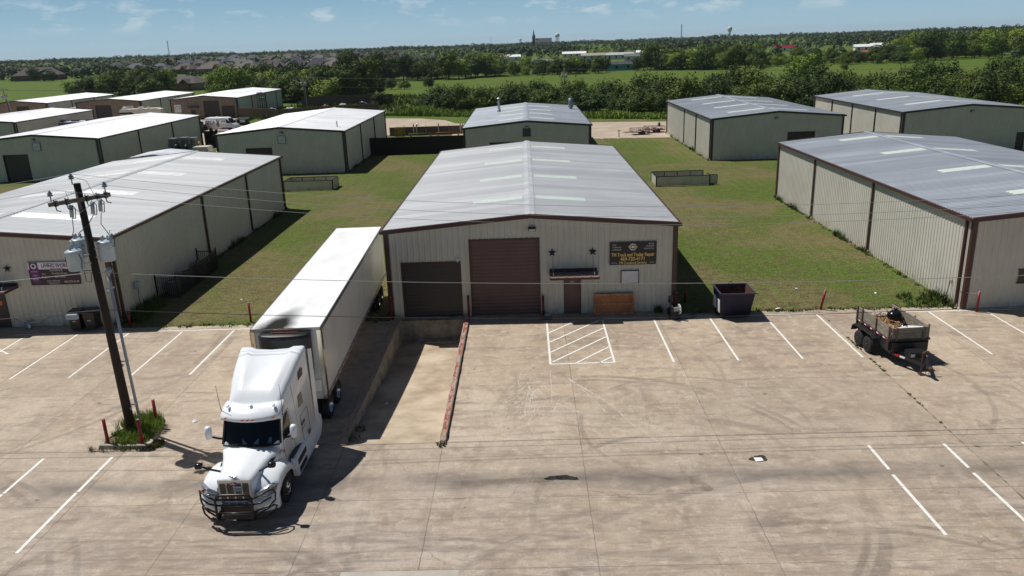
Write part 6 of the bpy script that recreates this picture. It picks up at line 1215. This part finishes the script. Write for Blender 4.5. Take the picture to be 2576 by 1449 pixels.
# wooded block left of centre
scatter(P_tree, [(-95,205),(-44,170),(-44,212),(-101,250)], 10, 7, 'yellow green tree in the dense grove behind the right brick building', 'trees in the grove behind the right brick building', .82, 1.12, 3)
scatter(P_tree, [(-166,262),(-131,250),(-133,266),(-168,284)], 7, 3, 'green tree in the row behind the two left brick buildings', 'trees in the row behind the left brick buildings', .85, 1.15, 4)
scatter(P_tree, [(-74,292),(-8,312),(-8,340),(-80,330)], 12, 3, 'dark green tree in the belt beyond the centre field, left half', 'trees in the left half of the field belt', .8, 1.35, 5)
scatter(P_tree, [(-8,314),(34,314),(36,332),(-8,338)], 8, 3, 'grey green tree in the belt beyond the centre field, left of the teal house', 'trees in the right half of the field belt', .5, .9, 6)
scatter(P_tree, [(56,332),(98,304),(108,336),(60,358)], 10, 4, 'tall dark green tree in the big clump right of the teal house', 'tall trees in the clump right of the teal house', .95, 1.25, 7)
scatter(P_tree, [(104,322),(150,313),(156,345),(110,355)], 9, 3, 'low dark green tree in the hedge beyond the right field', 'low trees in the hedge beyond the right field', .45, .85, 8)
scatter(P_tree, [(150,313),(174,314),(182,345),(158,345)], 4, 3, 'round dark bush-like tree at the end of the right hedge', 'round trees at the end of the right hedge', .6, .9, 9)
scatter(P_tree, [(178,326),(262,342),(300,430),(195,400)], 12, 5, 'big dark tree in the wood at the top right', 'big trees in the wood at the top right', 1.0, 1.55, 10)
rt = random.Random(77)
for x, y, s_, pk, lab in ((-175.3,274,.95,3,'half bare spreading tree left of the grove behind the brick buildings'),(-33.3,242,.42,1,'single small round tree in the open centre field'),(-41.3,239,.5,2,'small tree beside the single round tree in the centre field'),(-35,157,.5,1,'low spreading bush at the left end of the thicket'),(-46,240,.55,1,'dark tree left of the small field trees'),(-50,236,.45,0,'small green tree at the left end of the centre field'),
   (20.4,327,.6,0,'bush tree in front of the white porch house'),(13.8,341,.5,1,'thin tree left of the white porch house'),(31,345,.55,1,'round dark tree left of the teal house'),(38,333,.6,0,'leafy tree in front of the left end of the teal house'),(51.5,331,.65,1,'leafy tree in front of the right end of the teal house'),
   (75,180,1.05,3,'light green tall tree standing above the right thicket'),(57,166,.85,3,'yellow green tree left of the light green tall tree'),(49,160,.7,3,'yellow green tree rising from the thicket before the tall clump'),(118,262,.4,0,'tiny lone tree in the right field'),(-300,455,.9,1,'round tree left of the white-gabled brown house'),(-284,446,.7,1,'round tree right of the white-gabled brown house'),(-262,470,1.2,1,'broad tree behind the left field'),(-250,470,1.1,1,'broad tree right of the broad tree behind the left field')):
    o = plant([P_tree[pk]], x, y, lab, None, s_, rt)
for k, (x, y, s_) in enumerate(((-8,148,.48),(6,140,.42),(18,146,.55),(34,138,.5),(63,140,.6),(93,150,.75),(108,146,.62),(122,150,.7))): plant([P_tree[k % 4]], x, y, 'taller young tree standing out of the thicket behind the far lane', 'taller trees standing out of the thicket', s_, rt)
# second thicket band reaching right
scatter(P_bush, [(80,104),(128,96),(150,160),(90,150)], 9, 8, 'dark green bush in the thicket at the right edge behind the warehouses', 'bushes in the thicket at the right edge', 1.0, 1.5, 12)
for p in P_tree+P_bush:
    for c in list(p.children): bpy.data.objects.remove(c)
    bpy.data.objects.remove(p)
# masses too many to count: one object per mass
def blobtree(a, r, x, y, h, leaf, nq):
    zb = terr(x, y); R_ = h*r.uniform(.45,.7); d = math.hypot(x, y+40)
    for q in range(nq):
        dd = Vector((r.gauss(0,1),r.gauss(0,1),r.gauss(.25,.9))).normalized(); p = Vector((x,y,zb+h*.45))+Vector((dd.x*R_,dd.y*R_,dd.z*h*.5)); s_ = leaf*r.uniform(.6,1.3)
        nrm = (dd*1.6+Vector((r.uniform(-.6,.6),r.uniform(-.6,.6),r.uniform(-.2,.6)))).normalized(); u_ = nrm.orthogonal().normalized()*s_; v_ = nrm.cross(u_.normalized())*s_*.8
        a.add([p-u_,p-v_,p+u_,p+v_], [(0,1,2,3)])
def rows(name, lab, Ds, hm, mat, seed, az0=-.66, az1=.66, step=.8, nq=34, gap=0):
    r = random.Random(seed); a = MB()
    for D in Ds:
        n_ = int((az1-az0)*D/(hm*step)); ph = r.uniform(0, 6)
        for k in range(n_):
            t_ = az0+(az1-az0)*(k+r.random())/n_; m_ = .78+.22*math.sin(t_*31+ph)+.16*math.sin(t_*83+ph*2)
            if gap and r.random() < gap*(1.2-m_): continue
            D2 = D*(1+r.uniform(-.05,.05)); h = hm*m_*r.uniform(.75,1.25); blobtree(a, r, D2*math.sin(t_), -40+D2*math.cos(t_), h, h*.15, nq)
    return stuff(a.build(name, M[mat]), lab, 'trees')
rows('suburb_trees', 'trees standing between the suburb roofs on the left, beyond the grove', (470,500,535,580,610,650,700,760,820), 7.2, 'leaf_far', 41, -.50, -.12, 2.0, 56, .9)
rows('left_field_trees', 'dark trees along the back of the left field and suburb', (590,640,700), 8.5, 'leaf_far', 42, -.68, -.49, .7, 60)
rows('park_trees', 'trees between the mobile homes beyond the centre belt', (400,450,520,590,660), 5.6, 'leaf_far', 43, -.14, .08, 1.6, 56, 1.0)
rows('open_park_trees', 'scattered trees round the mobile homes above the teal house', (430,500,580,650), 5.0, 'leaf_far', 47, .08, .19, 3.2, 60, 1.2)
rows('right_park_trees', 'trees between the mobile homes on the right', (430,480,540,610,690), 7, 'leaf_far', 44, .19, .68, 1.5, 56, 1.0)
rows('far_wood', 'far wooded country fading into a dark green mass below the horizon', (760,840,940,1060,1180), 7, 'leaf_far', 45, nq=44)
rows('horizon_wood', 'thin dark tree line on the horizon', (1350,1550,1800,2100,2500,2900), 7.5, 'leaf_far', 46, step=.9, nq=44)
# tall weeds between lane and thicket
g = MB(); rw = random.Random(6)
for k in range(4200):
    u = rw.random(); Q = [(-30,131.5),(24,105),(26,115),(-26,143)] if rw.random() < .55 else [(24,105),(110,90),(112,104),(26,115)]; v = rw.random()**1.5; x, y = quadpt(Q, u, v); m_ = .6+.6*math.sin(x*.35)*math.sin(x*.13+1); tuft(g, x, y, 0, .5, 1.2*m_*rw.uniform(.6,1.1)+.25, 5, rw, .11)
stuff(g.build('tall_weeds', M['leaf_light']), 'band of tall light green weeds between the far lane and the thicket', 'weeds')
g = MB()
for k in range(900):
    x, y = rw.uniform(-60,-22), rw.uniform(128,200)
    if (x+60)*.4 > (y-128)*.9: continue
    tuft(g, x, y, 0, .9, rw.uniform(.5,1.3), 6, rw, .12)
stuff(g.build('scrub', M['leaf']), 'rough green scrub at the left end of the centre field', 'scrub')
# ============================================================ FAR BUILDINGS
roofs = [pm('shingle_'+n_, c_, .9, c2=dark(c_, .8), scale=.5) for n_, c_ in (('brown',S(80,73,71)),('grey',S(84,87,94)),('tan',S(100,93,88)),('dark',S(60,62,68)))]
walls_ = [pm('wall_'+n_, c_, .85, scale=.6) for n_, c_ in (('brick_red',S(120,84,72)),('brick_tan',S(140,120,102)),('cream',S(205,198,185)),('grey',S(160,164,166)))]
def house(x, y, w, d, hw_, hr, rz, rm, wm2, lab, group=None, gable=False, name='house', chim=True, z=None, wins=True):
    t = thing(name, lab, 'house', (x, y, terr(x,y) if z is None else z), rz, group); a = MB(); a.box(-w/2,w/2,-d/2,d/2,-1,hw_); a.build('wall', wm2, t)
    a = MB(); e = .4; k = 0 if gable else min(w, d)/2*.9; A, B = w/2+e, d/2+e
    if w >= d: a.add([(-A,-B,hw_),(A,-B,hw_),(A,B,hw_),(-A,B,hw_),(-A+k,0,hw_+hr),(A-k,0,hw_+hr)], [(0,1,5,4),(1,2,5),(2,3,4,5),(3,0,4),(0,3,2,1)])
    else: a.add([(-A,-B,hw_),(A,-B,hw_),(A,B,hw_),(-A,B,hw_),(0,-B+k,hw_+hr),(0,B-k,hw_+hr)], [(0,1,4),(1,2,5,4),(2,3,5),(3,0,4,5),(0,3,2,1)])
    if name == 'house' and not gable and w > 12: a.add([(w*.1,-B-1.2,hw_),(w*.1+4.5,-B-1.2,hw_),(w*.1+2.25,-B-1.0,hw_+hr*.62),(w*.1+2.25,0,hw_+hr*.62),(w*.1,0,hw_),(w*.1+4.5,0,hw_)], [(0,1,2),(0,2,3,4),(1,5,3,2)])
    ro_ = a.build('roof', rm, t)
    if chim: a = MB(); a.box(w*.2-.4,w*.2+.4,.5,1.3,hw_+hr*.3,hw_+hr+1.0); a.build('chimney', walls_[2], ro_)
    if wins:
        n_ = max(2, int(w/4.5))
        for i in range(n_): xx = -w/2+w*(i+.5)/n_; a = MB(); a.box(xx-.55,xx+.55,-d/2-.04,-d/2+.02,hw_*.35,hw_*.8); a.build('window', M['glass'], t)
    return t
rh = random.Random(8)
mr = [pm('mobile_roof_'+n_, c_, .6, c2=dark(c_, .85), scale=.5) for n_, c_ in (('brown',S(120,112,108)),('grey',S(168,172,178)),('tan',S(158,146,132)),('dark',S(98,100,106)))]; mw = [walls_[0],walls_[1],pm('mobile_cream', S(232,226,214), .7),pm('mobile_grey', S(198,200,200), .7)]
house(-303,466,26,14,3.2,4.6,.3,roofs[0],walls_[0],'brown-roofed house with a white gable at the far left field edge')
a = MB(); a.add([(2,-8.6,3.4),(9,-8.6,3.4),(5.5,-8.6,6.6)], [(0,1,2)]); a.build('gable', M['white_paint'], bpy.data.objects['house'])
house(-137.5,290,17,13,2.9,2.7,-.25,roofs[0],walls_[1],'brick house with hipped brown roof just behind the middle brick warehouse', chim=False)
G1 = 'suburb houses behind the left grove'
r1 = [(-246,512,18,13),(-226,505,20,14),(-205,500,22,15),(-180,496,20,14),(-163,488,24,15),(-150,500,20,13),(-232,548,20,14),(-206,556,22,14),(-176,545,22,15),(-128,470,19,13),(-114,462,20,14),(-98,470,18,12),(-86,480,20,14),(-72,500,17,12),(-60,492,15,11),(-105,520,20,14),(-135,540,21,14),(-285,560,20,14),(-262,590,22,14),(-160,600,22,15),(-190,620,22,14),(-120,590,20,14),(-90,560,18,13),(-320,600,20,14),(-225,600,22,14)]+[(-(100+((k*37)%260)), 640+((k*53)%230), 19+(k%4), 14) for k in range(26)]
for k, (x, y, w, d) in enumerate(r1):
    q = rh.choice((0,1,1,2,3)); cn_ = ('brown','grey','tan','charcoal')[q]
    house(x, y, w*.85, d, 3.1, rh.uniform(3.6,5.2), rh.uniform(-.7,.7), roofs[q], walls_[rh.choice((0,1))], cn_+'-roofed brick house in the suburb beyond the grove left of centre', cn_+'-roofed '+G1)
teal = pm('teal_siding', S(70,150,170), .6); house(44.4,345,16,7,2.9,1.2,-.25,roofs[3],teal,'teal mobile home with dark roof beyond the centre field', gable=True, name='mobile_home', chim=False)
for k, (x, y, w, d, rz, rm, wm2, lab) in enumerate(((14,420,17,9,-.1,roofs[3],walls_[3],'house with dark roof and bright white porch beyond the centre belt'),(16,402,9,5,-.1,M['white_paint'],walls_[2],'white flat porch roof in front of the dark-roofed house'),(-22,520,20,8,0,roofs[1],walls_[2],'grey mobile home left of centre behind the belt'),(-20,500,20,8,0,roofs[2],walls_[3],'tan-roofed mobile home in front of the grey one, left of centre'),(-58,400,20,12,.1,roofs[3],walls_[0],'large dark-roofed house at the left of the centre belt'),(52,520,24,8,-.15,roofs[2],walls_[3],'long grey mobile home left of the pair above the teal home'),(66,515,18,8,-.3,roofs[1],walls_[3],'pale grey mobile home second from left above the teal home'),(74,470,22,8,-.12,roofs[3],walls_[3],'grey mobile home with dark roof right of the teal home'),(92,560,18,8,-.2,M['roof_white_glare'],walls_[2],'white-roofed shed behind the right mobile homes'),(112,540,20,8,-.2,roofs[1],walls_[2],'cream mobile home left of the big clump'),(40,600,18,9,-.1,M['roof_white_glare'],walls_[2],'bright white-roofed building above the long grey mobile home'),(142,500,20,8,-.2,roofs[1],walls_[3],'grey mobile home half hidden by the big clump'),(-8,560,12,6,0,M['roof_white_glare'],walls_[2],'small white-roofed shed above the centre belt'),
    (226,500,18,8,-.2,M['white_paint'],walls_[2],'bright white-roofed building in the right mobile home park'),(246,520,20,9,-.3,M['white_paint'],walls_[2],'white building with gable in the right mobile home park'),(240,470,16,8,-.3,roofs[1],walls_[3],'grey shed below the white buildings on the right'),(190,560,14,6,-.2,M['red'],walls_[2],'red-roofed building behind the right tree belt'),(176,370,14,7,-.2,pm('faded_red_roof', S(150,70,70), .8),walls_[0],'faded red-roofed house in the right belt'),(262,420,22,8,-.25,roofs[2],walls_[3],'long grey mobile home with tan roof at the right'),(330,560,18,9,-.3,roofs[3],walls_[1],'dark-roofed house at the far right'),(350,560,14,6,-.3,M['roof_white_glare'],walls_[2],'white-roofed shed at the far right'),(160,600,16,8,-.2,M['roof_white_glare'],walls_[2],'pale green-white shed right of centre'),(-70,330,12,7,.2,roofs[2],M['roof_white_glare'],'pale blue barn right of the grove'))): house(x,y,w,d,3.0,1.5,rz,mr[roofs.index(rm)] if rm in roofs else rm,mw[walls_.index(wm2)] if wm2 in walls_ else wm2,lab,gable=True,name='mobile_home',chim=False)
# church, water towers, masts
CH = thing('church', 'dark church with pointed steeple on the skyline', 'church', (25,1400,5)); a = MB(); a.box(-2,26,-10,10,0,9); a.build('wall', walls_[3], CH); a = MB(); a.add([(-2,-11,9),(26,-11,9),(26,11,9),(-2,11,9),(-2,0,15.5),(26,0,15.5)], [(0,1,5,4),(2,3,4,5),(0,4,3),(1,2,5)]); a.build('roof', roofs[3], CH); a = MB(); a.box(-8,-2.5,-3,3,0,18); tw = a.build('tower', roofs[3], CH); a = MB(); a.lathe([(3.2,18),(1.4,22),(.05,31)], 8, (-5.2,0,0)); a.build('spire', roofs[3], tw)
def wtower(x, y, z, s_, lab, ped=False):
    t = thing('water_tower', lab, 'water tower', (x,y,z)); t.scale = (s_,)*3; a = MB(); a.s = True
    if ped: a.lathe([(2.6,0),(2.4,16),(5.5,21),(5.8,27),(4,29),(.01,29.5)], 20)
    else: a.lathe([(.8,18),(3,18.5),(5.6,20.5),(6,23),(5.2,26.5),(3,28),(.01,28.6)], 20); 
    a.build('tank', pm('tower_paint', S(205,212,218), .5), t)
    if not ped:
        a = MB(); [a.cyl((5*math.cos(q),5*math.sin(q),0),(5*math.cos(q),5*math.sin(q),21),.35,n=6) for q in (0,1.05,2.1,3.14,4.2,5.25)]; a.cyl((0,0,0),(0,0,19),.9,n=8); a.build('legs', pm('tower_leg', S(170,178,186), .5), t)
wtower(94.6, 2200, 5, 1.08, 'white water tower on thin legs right of the church'); wtower(-7, 2900, 6, .8, 'small distant water tower left of the church'); wtower(485, 1900, 6, .95, 'grey pedestal water tower on the right skyline', True)
def mast(x, y, z, h, w, lab):
    t = thing('radio_mast', lab, 'mast', (x,y,z)); a = MB()
    for s_ in ((-1,-1),(1,-1),(0,1)): a.bar((s_[0]*w,s_[1]*w,0),(s_[0]*w*.4,s_[1]*w*.4,h),w*.35)
    for k in range(10): z_ = h*k/10; f_ = 1-.6*k/10; a.bar((-w*f_,-w*f_,z_),(w*f_,-w*f_,z_+h/10),w*.25); a.bar((w*f_,-w*f_,z_),(0,w*f_,z_+h/10),w*.25)
    a.build('lattice', pm('mast_grey', S(130,142,155), .6), t); a = MB(); a.box(-w*.9,w*.9,-w*.9,w*.9,h*.95,h*.985); a.build('antenna', M['grey_box'], t)
mast(-667, 1500, 5, 34, 1.1, 'tall lattice mast on the left skyline'); mast(334, 1700, 6, 34, 1.3, 'lattice cell mast on the right skyline'); mast(-78, 2000, 6, 26, .5, 'thin mast left of the church')
# ------------------------------------------------------------ air
hz = MB(); hz.box(-6500, 6500, -800, 9500, -4, 60)
hm = bpy.data.materials.new('haze'); hm.use_nodes = True; hm.node_tree.nodes.clear(); vo = hm.node_tree.nodes.new('ShaderNodeVolumePrincipled'); vo.inputs['Density'].default_value = .00006; vo.inputs['Color'].default_value = (.75,.86,.95,1); vo.inputs['Anisotropy'].default_value = .2
oo = hm.node_tree.nodes.new('ShaderNodeOutputMaterial'); hm.node_tree.links.new(vo.outputs[0], oo.inputs['Volume']); ho = hz.build('haze', hm); ho['kind'] = 'stuff'; ho['label'] = 'thin pale haze filling the air over the whole place'; ho['category'] = 'haze'

for k, (x, y, s_, lab) in enumerate(((-13.6,-11.9,.12,'crumpled white paper on the concrete right of the pole island'),(15.2,3.2,.1,'small white scrap on the lawn behind the leaning bollard'),(13.1,-.2,.12,'white plastic scrap at the lawn edge right of the dumpster'),(17.2,-.7,.16,'blue and white rag at the lawn edge left of the dump trailer'),(-6.3,-9.8,.09,'white foam cup lying on the dock ramp'),(19.2,2.0,.1,'white paper scrap on the lawn beside the right warehouse'),(-17.2,4.0,.1,'white scrap on the lawn left of the trailer'),(-20.2,108,.7,'white trash bags dumped by the far lane weeds'))):
    m_ = MB(); r = random.Random(k+60); m_.add([(x+s_*math.cos(q)*r.uniform(.5,1.2), y+s_*math.sin(q)*r.uniform(.5,1.2), (DZ*.35 if 'cup' in lab else .01)+(r.uniform(0,.5*s_))) for q in [2*PI*i/6 for i in range(6)]]+[(x,y,(DZ*.35 if 'cup' in lab else .01)+s_*.7)], [(i,(i+1)%6,6) for i in range(6)])
    tag(m_.build('litter', M['white_paint']), lab, 'litter')
